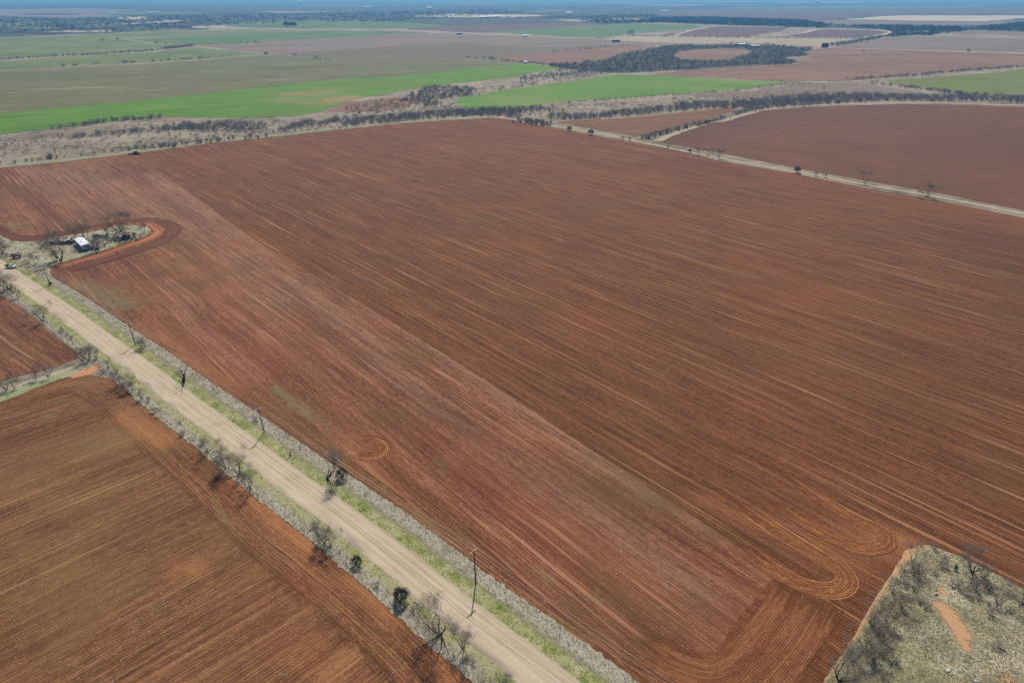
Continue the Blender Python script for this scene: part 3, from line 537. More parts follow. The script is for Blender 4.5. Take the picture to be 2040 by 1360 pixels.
sheet('pasture', pastpoly, .08, M['pasture'], grid=.9, jit=.25, step=1.2, paints={
    'o': [(1872, 1170, 1878, 1182, 1.0, 1), (1872, 1205, 1895, 1222, 2.2, 1), (1890, 1225, 1918, 1262, 2.4, 1.15), (1905, 1255, 1925, 1290, 1.6, 1), (2005, 1352, 2015, 1370, 2, 1), (1640, 1360, 1701, 1268, .7, .9), (1701, 1268, 1779, 1139, .8, .95), (1779, 1139, 1812, 1096, 1.6, 1), (1812, 1096, 1832, 1088, .9, 1), (1885, 1135, 1892, 1134, .5, .8)],
    'p': [(a[0], a[1], b[0], b[1], .45, .9) for r_ in ruts for a, b in zip(r_, r_[1:])] + [(1960, 1150, 1990, 1170, 3, .45), (1990, 1200, 2020, 1230, 3, .5), (1800, 1160, 1820, 1180, 3, .35)],
    'w': [(1850, 1330, 1800, 1290, 3, .3)]})

# ------------------------------------------------------------ vegetation
M['bark'] = plain('grey_bark', (.11, .092, .078), (.06, .05, .043), 2.0, .9)
M['bark_dark'] = plain('black_bark', (.035, .028, .024), (.018, .015, .013), 2.0, .9)
M['twig'] = plain('grey_twigs', (.27, .22, .18), (.17, .14, .115), .8, .9, bump=0)
M['twig_pale'] = plain('pale_twigs', (.34, .29, .25), (.22, .19, .16), .8, .9, bump=0)
M['twig_far'] = plain('dark_twigs', (.38, .35, .33), (.24, .22, .21), .1, .9, bump=0)
M['leaf'] = plain('dark_leaves', (.06, .065, .045), (.03, .035, .024), 1.5, .9, bump=0)
M['leaf2'] = plain('evergreen_leaves', (.07, .08, .055), (.035, .045, .03), 1.5, .9, bump=0)
M['wood'] = plain('distant_wood', (.05, .052, .045), (.025, .03, .026), .02, .95, bump=0)

def grow(seed, h=5.0, spread=.75, stems=3, twigs=900, lean=(0, 0), tw=.026, tl=.65, trunk_h=.25, r0=.12):
    """bare tree: returns limb builder and twig triangles"""
    r = random.Random(seed); mb = MB(); tips = []
    def limb(p, d, L, rad, lev):
        n = 4; pts = [p]; rr = [rad]; q = p.copy(); dd = d.normalized()
        for i in range(n):
            dd = (dd + Vector((r.gauss(0, .17), r.gauss(0, .17), r.gauss(.07, .12)))).normalized()
            q = q + dd * (L / n); pts.append(q.copy()); rr.append(rad * (1 - .62 * (i + 1) / n))
        mb.tube(pts, rr, 5 if lev < 2 else 3)
        if lev >= 3: tips.append((pts[-1], dd)); tips.append((pts[2], dd)); tips.append((pts[1], dd)); return
        kids = 3 if lev == 0 else r.choice((2, 3, 3))
        for k in range(kids):
            j = 4 if k == 0 else r.choice((2, 3, 4, 4))
            a = Vector((r.uniform(-1, 1), r.uniform(-1, 1), r.uniform(-.1, .9))).normalized()
            nd = (dd * .75 + a * spread * 1.05); limb(pts[j], nd, L * r.uniform(.55, .8), rr[j] * .72, lev + 1)
    base = Vector((0, 0, 0))
    for s in range(stems):
        a = 2 * math.pi * s / stems + r.uniform(-.5, .5); t = spread * r.uniform(.35, 1.0) if stems > 1 else .1
        d = Vector((math.cos(a) * t + lean[0], math.sin(a) * t + lean[1], 1))
        limb(base + Vector((math.cos(a) * .08 * (stems > 1), math.sin(a) * .08 * (stems > 1), -.15)), d, h * r.uniform(.34, .46), r0 * (1 if stems == 1 else .8), 0)
    V = []; 
    for i in range(twigs):
        p, d = r.choice(tips); p = p + Vector((r.gauss(0, .4), r.gauss(0, .4), r.gauss(0, .3))) * h * .12
        dd = (d * .5 + Vector((r.gauss(0, 1), r.gauss(0, 1), r.gauss(.25, .8)))).normalized(); L = tl * r.uniform(.4, 1.2)
        sd = dd.cross(Vector((r.gauss(0, 1), r.gauss(0, 1), r.gauss(0, 1)))).normalized() * tw * .5
        V += [p - sd, p + sd, p + dd * L]
    V = [v for v in V]
    zmax = max(v.z for v in V); k = h / max(zmax, .1)
    mb.v = [v * k for v in mb.v]; V = [v * k for v in V]
    return mb, np.array([tuple(v) for v in V]), np.arange(len(V)).reshape(-1, 3)
def bushball(seed, n, rx, h, wid, L, up=.8, leaf=False):
    r = random.Random(seed); V = []
    for i in range(n):
        a = r.uniform(0, 6.283); rad = math.sqrt(r.random()); el = r.random()
        if leaf:
            th = math.acos(1 - 1.25 * r.random()); k = r.uniform(.6, 1.05) * (1 + .18 * math.sin(a * 3 + seed) + .12 * math.sin(a * 7 + th * 5))
            p = Vector((math.cos(a) * math.sin(th) * rx * k, math.sin(a) * math.sin(th) * rx * k, h * .42 + math.cos(th) * h * .55 * k))
            d = Vector((r.gauss(0, 1), r.gauss(0, 1), r.gauss(0, 1))).normalized()
        else:
            t = r.uniform(.0, .75)
            dr = Vector((math.cos(a) * rad * rx, math.sin(a) * rad * rx, h * (1 - .35 * rad * rad) * r.uniform(.6, 1)))
            p = dr * t; d = (dr + Vector((r.gauss(0, .3), r.gauss(0, .3), 0)) * rx).normalized()
        sd = d.cross(Vector((r.gauss(0, 1), r.gauss(0, 1), r.gauss(0, 1)))).normalized() * wid * .5 * r.uniform(.6, 1.3)
        p2 = p + d * L * r.uniform(.5, 1.2); V += [p - sd, p + sd, p2]
    V = np.array([tuple(v) for v in V]); V[:, 2] = np.maximum(V[:, 2], 0.0)
    return V, np.arange(len(V)).reshape(-1, 3)

def add_tree(proto, px, py, hpx, label, group=None, rz=None, name=None, hm=None, wide=1.0, cat='tree', loc=None):
    o = proto.copy(); col.objects.link(o)
    o.location = loc if loc else at(px, py, 0.1); h = hm if hm else height_m(px, py, hpx)
    k = h / proto['h0']; o.scale = (k * wide, k * wide, k); o.rotation_euler = (0, 0, rng.uniform(0, 6.28) if rz is None else rz)
    for key in list(o.keys()):
        if key in ('group',): del o[key]
    tag(o, label, cat, group)
    for ch in proto.children:
        c = ch.copy(); col.objects.link(c); c.parent = o
    return o
PROTO = {}
def proto_tree(key, name, bark, twm, **kw):
    mb, V, Fc = grow(**kw); root = empty(name, (0, 0, 0)); root['h0'] = float(kw.get('h', 5.0))
    mb.build('trunk', M[bark], root); mk("crown", V, Fc, M[twm], root); PROTO[key] = root
proto_tree('a', 'bare_tree', 'bark', 'twig', seed=1, h=5, stems=4, spread=.8, twigs=1700)
proto_tree('b', 'bare_tree', 'bark', 'twig', seed=2, h=5, stems=3, spread=.7, twigs=1500)
proto_tree('c', 'bare_tree', 'bark', 'twig_pale', seed=3, h=5, stems=5, spread=.95, twigs=1700)
proto_tree('d', 'bare_tree', 'bark_dark', 'twig', seed=4, h=5, stems=2, spread=.6, twigs=900)
proto_tree('e', 'bare_tree', 'bark_dark', 'twig', seed=5, h=7, stems=5, spread=.9, twigs=3000, r0=.17, tw=.03)
proto_tree('lean', 'bare_tree', 'bark_dark', 'twig_pale', seed=11, h=7, stems=3, spread=.45, twigs=2600, lean=(.55, .1), r0=.2, tw=.024)
proto_tree('s', 'bare_sapling', 'bark', 'twig', seed=6, h=4, stems=1, spread=.45, twigs=260, r0=.09)
proto_tree('k', 'dead_tree', 'bark_dark', 'twig', seed=8, h=5, stems=2, spread=.5, twigs=40, r0=.34)
proto_tree('t', 'bare_shrub', 'bark', 'twig_pale', seed=9, h=2.5, stems=6, spread=1.0, twigs=900, r0=.06, tw=.03, tl=.5)
def proto_bush(key, name, part_mat, seed, n, rx, h, wid, L, leaf=False):
    V, Fc = bushball(seed, n, rx, h, wid, L, leaf=leaf)
    root = empty(name, (0, 0, 0)); root['h0'] = float(h)
    m = MB()
    r = random.Random(seed)
    for i in range(6):
        a = i * 1.05 + r.random(); m.tube([Vector((math.cos(a) * .05, math.sin(a) * .05, -.1)), Vector((math.cos(a) * rx * .3, math.sin(a) * rx * .3, h * .4)), Vector((math.cos(a) * rx * .6, math.sin(a) * rx * .6, h * .75))], [.05, .035, .01], 4)
    m.build('stem', M['bark'], root); mk('crown', V, Fc, M[part_mat], root); PROTO[key] = root
proto_bush('ever', 'evergreen_bush', 'leaf2', 21, 2600, 1.5, 3.2, .16, .2, leaf=True)
proto_bush('leafy', 'leafy_bush', 'leaf', 22, 1000, 1.1, 2.0, .12, .2, leaf=True)
proto_bush('belt', 'thicket_bush', 'twig_far', 23, 300, 2.9, 4.5, .08, 1.5)
proto_bush('belt2', 'thicket_bush', 'twig_far', 24, 260, 2.4, 4.5, .08, 1.5)

TREES = [  # kind, px, py, height px, label
 ('e', 20, 577, 34, 'large bare tree on the south verge opposite the parked truck'),
 ('a', 4, 584, 26, 'bare tree cut by the left edge of the picture beside the road'),
 ('b', 37, 592, 20, 'small bare tree right of the large one on the south verge by the truck'),
 ('a', 86, 639, 30, 'lone bare tree on the south verge above the western field corner'),
 ('t', 126, 660, 8, 'tiny grey shrub in the dry verge between lone tree and lane thicket'),
 ('t', 141, 674, 8, 'small grey shrub in the dry verge nearest the lane thicket'),
 ('a', 165, 719, 24, 'leftmost bare tree of the thicket where lane meets road'),
 ('c', 178, 717, 26, 'middle bare tree of the thicket where lane meets road'),
 ('b', 192, 714, 22, 'rightmost bare tree of the thicket where lane meets road'),
 ('b', 71, 755, 22, 'slender bare tree on the lane bank, third from the left edge'),
 ('a', 96, 750, 22, 'bare tree on the lane bank nearest the road end'),
 ('c', 13, 776, 22, 'leftmost bare tree on the grassy lane bank'),
 ('b', 30, 773, 24, 'bare tree second from the left on the grassy lane bank'),
 ('a', 216, 734, 16, 'dark bare tree just below the sandy gateway'),
 ('t', 204, 742, 10, 'pale shrub at the tip of the field beside the gateway'),
 ('b', 235, 767, 26, 'tall thin bare tree heading the roadside thicket'),
 ('a', 247, 772, 22, 'grey bare tree in the middle of the roadside thicket'),
 ('c', 254, 780, 20, 'low spreading bare tree in the roadside thicket'),
 ('b', 264, 776, 22, 'bare tree on the road side of the roadside thicket'),
 ('c', 283, 793, 18, 'last bare tree at the lower end of the roadside thicket'),
 ('t', 296, 798, 10, 'grey shrub below the roadside thicket'),
 ('t', 307, 820, 12, 'round grey shrub at the foot of the crooked sapling'),
 ('s', 321, 820, 26, 'crooked bare sapling on the verge below the roadside thicket'),
 ('a', 413, 901, 27, 'single bare tree on the verge above the clump of three'),
 ('b', 451, 934, 38, 'upper bare tree of the clump of three beside the field edge'),
 ('a', 477, 945, 38, 'middle bare tree of the clump of three, with black trunk'),
 ('b', 497, 972, 36, 'lower bare tree of the clump of three beside the field edge'),
 ('c', 441, 944, 24, 'pale low tree behind the clump of three'),
 ('b', 647, 1082, 36, 'tall bare tree of the pair midway down the verge'),
 ('a', 658, 1088, 26, 'dark bare tree right of the pair midway down the verge'),
 ('c', 637, 1080, 20, 'low bare tree leaning to the field midway down the verge'),
 ('s', 692, 1110, 28, 'small bare tree just left of the dark leafy bush'),
 ('leafy', 711, 1124, 20, 'small dark leafy bush between bare sapling and evergreen'),
 ('ever', 799, 1196, 29, 'dense dark evergreen bush standing alone in dry grass'),
 ('e', 877, 1266, 52, 'widest bare tree by the road, radiating dark limbs, below the evergreen'),
 ('b', 923, 1292, 40, 'bare tree right of the widest one near the bottom edge'),
 ('t', 1005, 1360, 22, 'grey shrub on the verge at the bottom edge'),
 ('t', 285, 692, 24, 'grey bush at the foot of the third utility pole'),
 ('k', 366, 760, 38, 'black dead stump tree with broken limbs on the north verge'),
 ('k', 578, 908, 14, 'small dead snag between two poles in the dry verge'),
 ('lean', 651, 954, 50, 'big black limbed tree leaning right on the north verge'),
 ('leafy', 681, 951, 22, 'dark leafy bush tucked under the leaning tree'),
 ('leafy', 101, 568, 8, 'low dark bush at the base of the fourth utility pole'),
 ('s', 70, 546, 9, 'small bare sapling beside the second driveway'),
 ('a', 5, 506, 30, 'bare tree at the left end of the homestead'),
 ('b', 12, 508, 26, 'dark bare tree just right of the leftmost homestead tree'),
 ('s', 38, 508, 22, 'thin tree behind the dark farm wagon'),
 ('a', 81, 497, 20, 'bushy bare tree on the bank of the driveway'),
 ('c', 57, 523, 18, 'pale bare thicket tree left of the big homestead tree'),
 ('b', 72, 526, 20, 'bare tree between driveway thicket and big homestead tree'),
 ('e', 122, 519, 40, 'big spreading dark tree in front of the collapsed shed'),
 ('c', 111, 522, 24, 'grey low tree joined to the left of the big homestead tree'),
 ('a', 100, 485, 22, 'bare tree at the left end of the collapsed shed'),
 ('b', 110, 478, 22, 'bare tree behind the left end of the collapsed shed'),
 ('b', 151, 475, 24, 'tall thin tree behind the white trailer home, left one'),
 ('a', 166, 474, 30, 'tall dark tree behind the white trailer home, middle one'),
 ('d', 173, 478, 26, 'bare tree at the back right corner of the trailer home'),
 ('a', 190, 500, 20, 'pale stemmed bare tree at the right end of the trailer home'),
 ('c', 195, 498, 22, 'second bare tree right of the trailer home'),
 ('a', 209, 489, 20, 'bare tree in the middle of the long yard'),
 ('b', 214, 468, 20, 'Y shaped bare tree at the back edge of the long yard'),
 ('e', 240, 462, 34, 'tallest bare tree at the back of the long yard'),
 ('d', 245, 476, 24, 'dark tree shading the junk heap'),
 ('a', 234, 474, 20, 'grey tree left of the junk heap'),
 ('b', 287, 464, 20, 'last tree at the pointed end of the yard'),
 ('leafy', 267, 470, 9, 'round dark bush right of the junk heap'),
 ('d', 1817, 1118, 40, 'dark tree at the pointed corner of the pasture'),
 ('b', 1795, 1148, 34, 'bare tree on the sandy margin below the pasture corner'),
 ('c', 1832, 1142, 30, 'pale bare tree inside the pasture corner'),
 ('b', 1821, 1178, 36, 'bare tree right of the sandy margin, second row'),
 ('a', 1779, 1180, 34, 'grey bare tree pressed against the ploughed margin, upper'),
 ('b', 1796, 1210, 36, 'leaning bare tree below the second row in the pasture'),
 ('a', 1753, 1220, 34, 'dark centred bare tree on the margin, halfway down'),
 ('b', 1768, 1244, 38, 'tall bare tree halfway down the pasture thicket'),
 ('c', 1736, 1243, 32, 'pale tree on the margin just below halfway'),
 ('b', 1757, 1276, 40, 'bare tree with long shadow in the lower thicket'),
 ('a', 1722, 1292, 40, 'dark bare tree at the margin in the lower thicket'),
 ('c', 1740, 1312, 34, 'low wide bare tree in the lower thicket'),
 ('b', 1765, 1300, 30, 'thin tree on the inner side of the lower thicket'),
 ('c', 1700, 1316, 34, 'pale wide tree on the margin above the bottom one'),
 ('e', 1671, 1356, 50, 'dark limbed tree at the bottom of the pasture margin'),
 ('e', 1937, 1140, 46, 'largest bare tree on the upper pasture fence, brown crown'),
 ('b', 1960, 1150, 34, 'bare tree right of the largest one on the upper fence'),
 ('b', 1944, 1178, 30, 'leaning bare tree below the largest fence tree'),
 ('c', 1987, 1203, 26, 'low pale bare tree in open pasture near the right edge'),
 ('a', 2036, 1204, 44, 'bare tree cut by the right edge of the picture'),
 ('t', 1860, 1092, 12, 'small shrub on the upper fence left of the largest tree'),
 ('s', 1835, 1090, 22, 'thin sapling at the very tip of the pasture'),
 ('t', 1878, 1115, 12, 'small grey shrub in grass below the upper fence'),
 ('leafy', 1588, 344, 15, 'round grey bush on the fence lane'),
 ('t', 1625, 350, 10, 'left of two low scraggly shrubs on the fence lane'),
 ('t', 1643, 353, 10, 'right of two low scraggly shrubs on the fence lane'),
 ('d', 1722, 366, 24, 'narrow crooked tree on the fence lane'),
 ('a', 1847, 392, 26, 'round crowned tree on the fence lane nearest the right edge'),
 ('leafy', 1374, 303, 8, 'low bush at the upper end of the fence lane trees'),
 ('b', 1390, 307, 13, 'first small tree of three on the fence lane'),
 ('a', 1409, 309, 13, 'second small tree of three on the fence lane'),
 ('a', 1432, 315, 18, 'third and tallest tree of three on the fence lane'),
 ('leafy', 1134, 261, 12, 'left of two round bushes at the corner of the brown field'),
 ('leafy', 1177, 269, 14, 'right of two round bushes at the corner of the brown field'),
 ('t', 1240, 279, 10, 'scraggly bush on the lane below the brown field'),
 ('t', 1255, 281, 9, 'second scraggly bush on the lane below the brown field'),
 ('leafy', 1330, 294, 5, 'tiny bush on the lane at the start of the hedge'),
]
for i, (k, x, y, hp, lab) in enumerate(TREES):
    cat = 'bush' if k in ('ever', 'leafy', 't') else 'tree'
    add_tree(PROTO[k], x, y, hp * ((1.0 if x > 1600 and y > 1000 else 1.25) if k in 'abcde' else 1.4 if k == 'lean' else .8 if k in ('ever', 'leafy') else 1.0), lab, rz=0.3 if k == 'lean' else None, cat=cat, wide=1.15 if k in 'abce' else 1.0)

SCRUB = []
_cw = smooth_path(cen, 1.0)
for _ in range(46):
    i = rng.randrange(2, len(_cw) - 2); d = (_cw[i+1] - _cw[i-1]).normalized(); u = rng.choice((rng.uniform(6.5, 9.8), rng.uniform(6.5, 9.8), -rng.uniform(9, 11.6))); p = _cw[i] + Vector((d.y, -d.x)) * u
    if 85 < p.y < 330: add_tree(PROTO['t'], 0, 0, 0, 'low scraggly grey scrub on the dry outer verge of the gravel road', 'low scrub along the road verges', hm=rng.uniform(.8, 1.9), loc=Vector((p.x, p.y, .12)), wide=rng.uniform(1, 1.5), cat='bush')
for _ in range(9):
    x_, y_ = rng.uniform(1680, 1850), rng.uniform(1130, 1350)
    if (y_ - 1110) * .62 + 5 < 1850 - x_ + 30 and x_ > 1835 - (y_ - 1097) * .66 + 12 and x_ < 1835 - (y_ - 1097) * .66 + 75: add_tree(PROTO['t'], x_, y_, 0, 'low grey scrub bush among the thicket trees along the pasture margin', 'scrub in the pasture thicket', hm=rng.uniform(1.2, 2.6), wide=rng.uniform(1, 1.6), cat='bush')
for x_, y_ in ((1905, 1165), (1925, 1185), (1968, 1172), (1975, 1225), (2010, 1215), (2005, 1180), (1880, 1130), (1860, 1140), (1990, 1290), (1845, 1210)):
    add_tree(PROTO['t'], x_, y_, 0, 'low pale scrub bush standing in the open grass of the pasture corner', 'scrub in the open pasture', hm=rng.uniform(1.0, 2.2), wide=rng.uniform(1.1, 1.8), cat='bush')
# ---- belts and hedges of mesquite brush: the nearest as individuals, the rest as one mass
BELT = []   # (x, y, height, group index)
def rowpts(path, spacing, jit, h, gi, deep=1, dj=6):
    P = [at(*p).to_2d() for p in path]
    for a, b in zip(P, P[1:]):
        L = (b - a).length; n = max(1, int(L / (spacing * (.72 if gi == 5 else 1))))
        for k in range(n):
            for q in range(deep):
                if rng.random() < .12: continue
                t = (k + rng.random()) / n; p = a + (b - a) * t + Vector((rng.gauss(0, jit), rng.gauss(0, jit) + q * dj))
                BELT.append((p.x, p.y, h * rng.uniform(.55, 1.25), gi))
def polypts(poly, spacing, h, gi, hole=None):
    P = [at(*p).to_2d() for p in poly]; H = [at(*p).to_2d() for p in hole] if hole else None
    def inside(x, y, Q):
        c = False; j = len(Q) - 1
        for i in range(len(Q)):
            if (Q[i].y > y) != (Q[j].y > y) and x < (Q[j].x - Q[i].x) * (y - Q[i].y) / (Q[j].y - Q[i].y) + Q[i].x: c = not c
            j = i
        return c
    x0, x1 = min(p.x for p in P), max(p.x for p in P); y0, y1 = min(p.y for p in P), max(p.y for p in P)
    n = int((x1 - x0) * (y1 - y0) / spacing ** 2)
    for _ in range(n):
        x, y = rng.uniform(x0, x1), rng.uniform(y0, y1)
        if inside(x, y, P) and not (H and inside(x, y, H)): BELT.append((x, y, h * rng.uniform(.6, 1.25), gi))
G = [('bare grey tree in the brush belt along the far edge of the ploughed field', 'brush belt behind the ploughed field'),
     ('bare grey bush in the hedge between brown field and eastern field', 'hedge between the brown and eastern fields'),
     ('dark bush in the thicket at the far corner of the ploughed field', 'thicket at the far corner of the ploughed field'),
     ('bare bush in the wooded belt behind the eastern field', 'wooded belt behind the eastern field'),
     ('small scattered bush on the dry rangeland at the left', 'scattered bushes on the dry rangeland'),
     ('far tree', 'far')]
rowpts([(-30, 331), (0, 329), (50, 323), (83, 320)], 5, 1.5, 3.6, 0, 1)
rowpts([(83, 320), (110, 316)], 2.5, 1.5, 4.4, 0, 2, 4)
rowpts([(113, 315), (147, 312), (187, 308), (213, 303), (250, 302)], 7, 1.5, 4.2, 0)
rowpts([(240, 302), (285, 296)], 2.6, 2, 4.4, 0, 2, 5); rowpts([(285, 297), (367, 289), (400, 286)], 3, 2, 4.6, 0, 2, 5); rowpts([(400, 286), (467, 278), (523, 275)], 3.6, 2, 4.6, 0, 2, 5)
rowpts([(1283, 278), (1310, 270), (1340, 263), (1370, 255), (1400, 249), (1430, 241), (1450, 236)], 3.6, 1.5, 5.0, 1, 2, 5)
rowpts([(1465, 229), (1500, 222), (1535, 216)], 4.0, 2, 5, 1, 2, 6)
rowpts([(1030, 243), (1060, 247), (1097, 252)], 3.0, 2.5, 5.6, 2, 3, 8)
rowpts([(0, 292), (27, 288), (60, 290), (83, 287), (110, 284)], 7, 4, 3.8, 4); rowpts([(150, 296), (200, 300)], 22, 8, 4.5, 4)
IND = sorted(BELT, key=lambda b: math.hypot(b[0], b[1]))
BELT = []
rowpts([(110, 257), (167, 250), (207, 243), (260, 240), (320, 236)], 3.6, 2, 5, 5, 2, 6)
rowpts([(140, 278), (200, 270), (247, 267), (320, 261), (383, 258)], 3.6, 3, 5, 5, 2, 9); rowpts([(320, 262), (383, 260), (510, 264)], 3.4, 4, 5, 5, 6, 8)
rowpts([(560, 262), (600, 252), (633, 251), (680, 242)], 3, 3, 4.6, 5, 4, 8); rowpts([(520, 268), (680, 256)], 9, 5, 3.5, 5, 3, 9)
polypts([(0, 280), (300, 248), (680, 240), (680, 250), (520, 268), (260, 298), (0, 318)], 8.5, 2.4, 5); polypts([(0, 262), (320, 240), (640, 238), (640, 242), (300, 256), (0, 282)], 16, 2.0, 5)
polypts([(940, 222), (1100, 214), (1400, 192), (1560, 180), (1640, 172), (1700, 196), (1500, 214), (1360, 222), (1100, 238)], 11, 2.6, 5)
polypts([(690, 215), (780, 198), (900, 205), (920, 222), (760, 238), (690, 238)], 8, 3.2, 5)
rowpts([(680, 253), (730, 247), (780, 243), (830, 238), (907, 233), (973, 230), (1030, 236)], 3.0, 3, 5, 5, 6, 8)
rowpts([(907, 231), (973, 226), (1097, 222)], 3.4, 4, 5, 5, 4, 9)
rowpts([(1097, 238), (1180, 238), (1230, 232), (1290, 226), (1360, 220)], 3.4, 3, 5, 5, 4, 9)
polypts([(803, 200), (825, 208), (847, 213), (870, 212), (873, 200), (940, 190), (950, 178), (887, 173), (857, 173), (820, 187)], 6, 5, 5)
polypts([(740, 210), (800, 206), (850, 218), (760, 220)], 15, 4, 5); polypts([(870, 196), (1000, 170), (1120, 145), (1230, 142), (1215, 147), (1100, 166), (1000, 182), (920, 196)], 10, 3.6, 5)
polypts([(1027, 158), (1113, 141), (1200, 136), (1220, 145), (1110, 155), (1040, 162)], 10, 5, 5)
rowpts([(1000, 121), (1047, 126), (1130, 135)], 7, 3, 5, 5, 2, 9)
wood = [(1090, 130), (1130, 127), (1200, 122), (1230, 112), (1250, 106), (1280, 103), (1300, 97), (1350, 90), (1400, 92), (1450, 90), (1500, 91), (1560, 93), (1625, 96), (1600, 104), (1612, 111), (1560, 116), (1585, 122), (1575, 129), (1500, 131), (1400, 138), (1240, 146), (1180, 142), (1120, 138)]
oval = [(1340, 112), (1348, 104), (1380, 99), (1440, 96), (1490, 98), (1500, 104), (1472, 115), (1450, 121), (1410, 123), (1355, 121)]
polypts(wood, 10, 6, 5, oval)
sheet('woodland_floor', wood, .128, M['woodfloor'], jit=2)
rowpts([(1127, 207), (1213, 200), (1313, 192), (1393, 186), (1460, 182), (1567, 170), (1613, 168)], 6, 3, 3.6, 5)
rowpts([(1360, 220), (1427, 216), (1477, 217), (1537, 215), (1593, 211), (1643, 208), (1693, 205), (1760, 201), (1810, 201), (1893, 202), (1953, 202), (2040, 206), (2200, 208)], 3.4, 3, 5.4, 5, 6, 9)
rowpts([(1477, 212), (1640, 198), (1760, 194)], 5, 5, 5.5, 5, 4, 12)
rowpts([(1693, 161), (1760, 156), (1843, 151), (1860, 148), (2013, 136), (2200, 128)], 6, 3, 5, 5, 2, 12)
rowpts([(1640, 165), (1693, 162)], 14, 3, 4, 5); rowpts([(1430, 156), (1567, 164)], 22, 3, 4, 5)
rowpts([(1733, 167), (1763, 170)], 6, 4, 5, 5, 3, 10); rowpts([(1793, 175), (1820, 177), (1860, 182), (1910, 188), (1940, 195), (1973, 192), (2040, 199), (2200, 202)], 5.5, 4, 5.4, 5, 3, 10)
rowpts([(-60, 124), (0, 120), (53, 117), (120, 113), (213, 108), (307, 102)], 6, 3, 6, 5, 2, 14); rowpts([(320, 99), (380, 93)], 4, 4, 7, 5, 3, 14)
for x, y, h in [(128, 133, 6), (148, 131, 6), (152, 131, 5), (193, 128, 7), (218, 127, 4), (235, 126, 4), (250, 126, 9), (262, 125, 5), (268, 125, 6), (303, 123, 7), (323, 122, 4), (335, 120, 6), (348, 120, 4), (365, 119, 6), (372, 119, 6), (380, 118, 6), (397, 117, 7), (413, 116, 7), (440, 113, 4), (460, 112, 4), (530, 109, 10), (588, 111, 8), (628, 117, 8), (643, 119, 6), (656, 120, 4), (935, 115, 6), (949, 117, 6), (963, 117, 7), (978, 118, 9), (985, 119, 6), (128, 76, 5), (202, 81, 8), (206, 81, 7), (235, 79, 9), (314, 87, 8), (330, 88, 7), (200, 85, 4), (480, 85, 7), (508, 84, 7), (530, 108, 7), (1120, 220, 4), (1195, 76, 8), (1215, 71, 8), (1340, 66, 8), (1630, 58, 6), (1720, 104, 7), (1928, 103, 10)]:
    p = at(x, y)
    for _ in range(4): BELT.append((p.x + rng.gauss(0, 2.5), p.y + rng.gauss(0, 2.5), h * rng.uniform(.6, .9), 5))
rowpts([(390, 90), (450, 90), (520, 86)], 20, 3, 6, 5); rowpts([(1100, 104), (1220, 94), (1260, 92)], 16, 3, 6, 5); rowpts([(1230, 72), (1330, 74), (1450, 76), (1600, 77), (1720, 78)], 9, 4, 6, 5, 2, 14)
rowpts([(1660, 92), (1700, 86), (1760, 75), (1800, 72)], 7, 6, 7, 5, 3, 16); rowpts([(470, 54), (560, 56), (640, 57)], 14, 8, 7, 5, 2, 20); rowpts([(1440, 88), (1520, 92), (1540, 90)], 8, 6, 7, 5, 2, 20)
NI = min(len(IND), 190)
step_ = len(IND) / NI
for i, (x, y, h, gi) in enumerate(IND):
    if i < NI:
        k = 'belt' if (gi in (1, 2, 3) or rng.random() < .45) else rng.choice(('belt2', 'belt2', 'b', 'c'))
        o = add_tree(PROTO[k], 0, 0, 0, G[gi][0], G[gi][1], hm=h, loc=Vector((x, y, .1)), wide=rng.uniform(.8, 1.25), cat='tree' if k in 'bc' else 'bush')
    else: BELT.append((x, y, h, gi))
print('individual belt', NI, 'of', len(IND), 'mass', len(BELT))
def mass(name, items, templates, mat):
    Vs, Fs, off = [], [], 0
    for i, (x, y, h, gi) in enumerate(items):
        V, Fc = templates[i % len(templates)]; a = rng.uniform(0, 6.28); c, s = math.cos(a), math.sin(a); w = rng.uniform(.85, 1.35)
        W = np.empty_like(V); W[:, 0] = (V[:, 0] * c - V[:, 1] * s) * h * w + x; W[:, 1] = (V[:, 0] * s + V[:, 1] * c) * h * w + y; W[:, 2] = V[:, 2] * h + .3
        Vs.append(W); Fs.append(Fc + off); off += len(V)
    return mk(name, np.concatenate(Vs), np.concatenate(Fs), mat)
T1 = [bushball(50 + i, 100, .66 + .05 * (i % 3), 1, .03, .42) for i in range(7)]
o = mass('distant_brush', BELT, T1, M['twig_far'])
tag(o, 'distant bare brush, hedges and woodland crossing the plain', 'woodland', kind='stuff')
# wooded horizon country
FW = []
def far_wood(poly, spacing, h):
    global BELT
    keep = BELT; BELT = []; polypts(poly, spacing, h, 5); FW.extend(BELT); BELT = keep
far_wood([(0, 40), (450, 30), (1000, 20), (1050, 26), (800, 44), (450, 50), (400, 58), (200, 66), (0, 70)], 62, 9)
far_wood([(1290, 46), (1300, 37), (1400, 35), (1600, 42), (1660, 50), (1640, 57), (1430, 51)], 22, 9)
far_wood([(1650, 52), (1780, 52), (1900, 54), (1930, 62), (1850, 72), (1770, 74), (1780, 66), (1750, 59)], 20, 8)
far_wood([(1920, 62), (1960, 55), (2040, 45), (2200, 40), (2200, 62), (2040, 64)], 26, 9)
far_wood([(1150, 41), (1340, 40), (1300, 47), (1200, 48)], 26, 8); far_wood([(940, 36), (1100, 34), (1300, 30), (1330, 36), (1200, 39)], 40, 8)
T2 = [bushball(80 + i, 26, .75, 1, .28, .4, leaf=True) for i in range(5)]
o = mass('far_off_wood', FW, T2, M['wood']); tag(o, 'far-off blue woodland spread towards the horizon', 'woodland', kind='stuff')
print('far', len(FW))
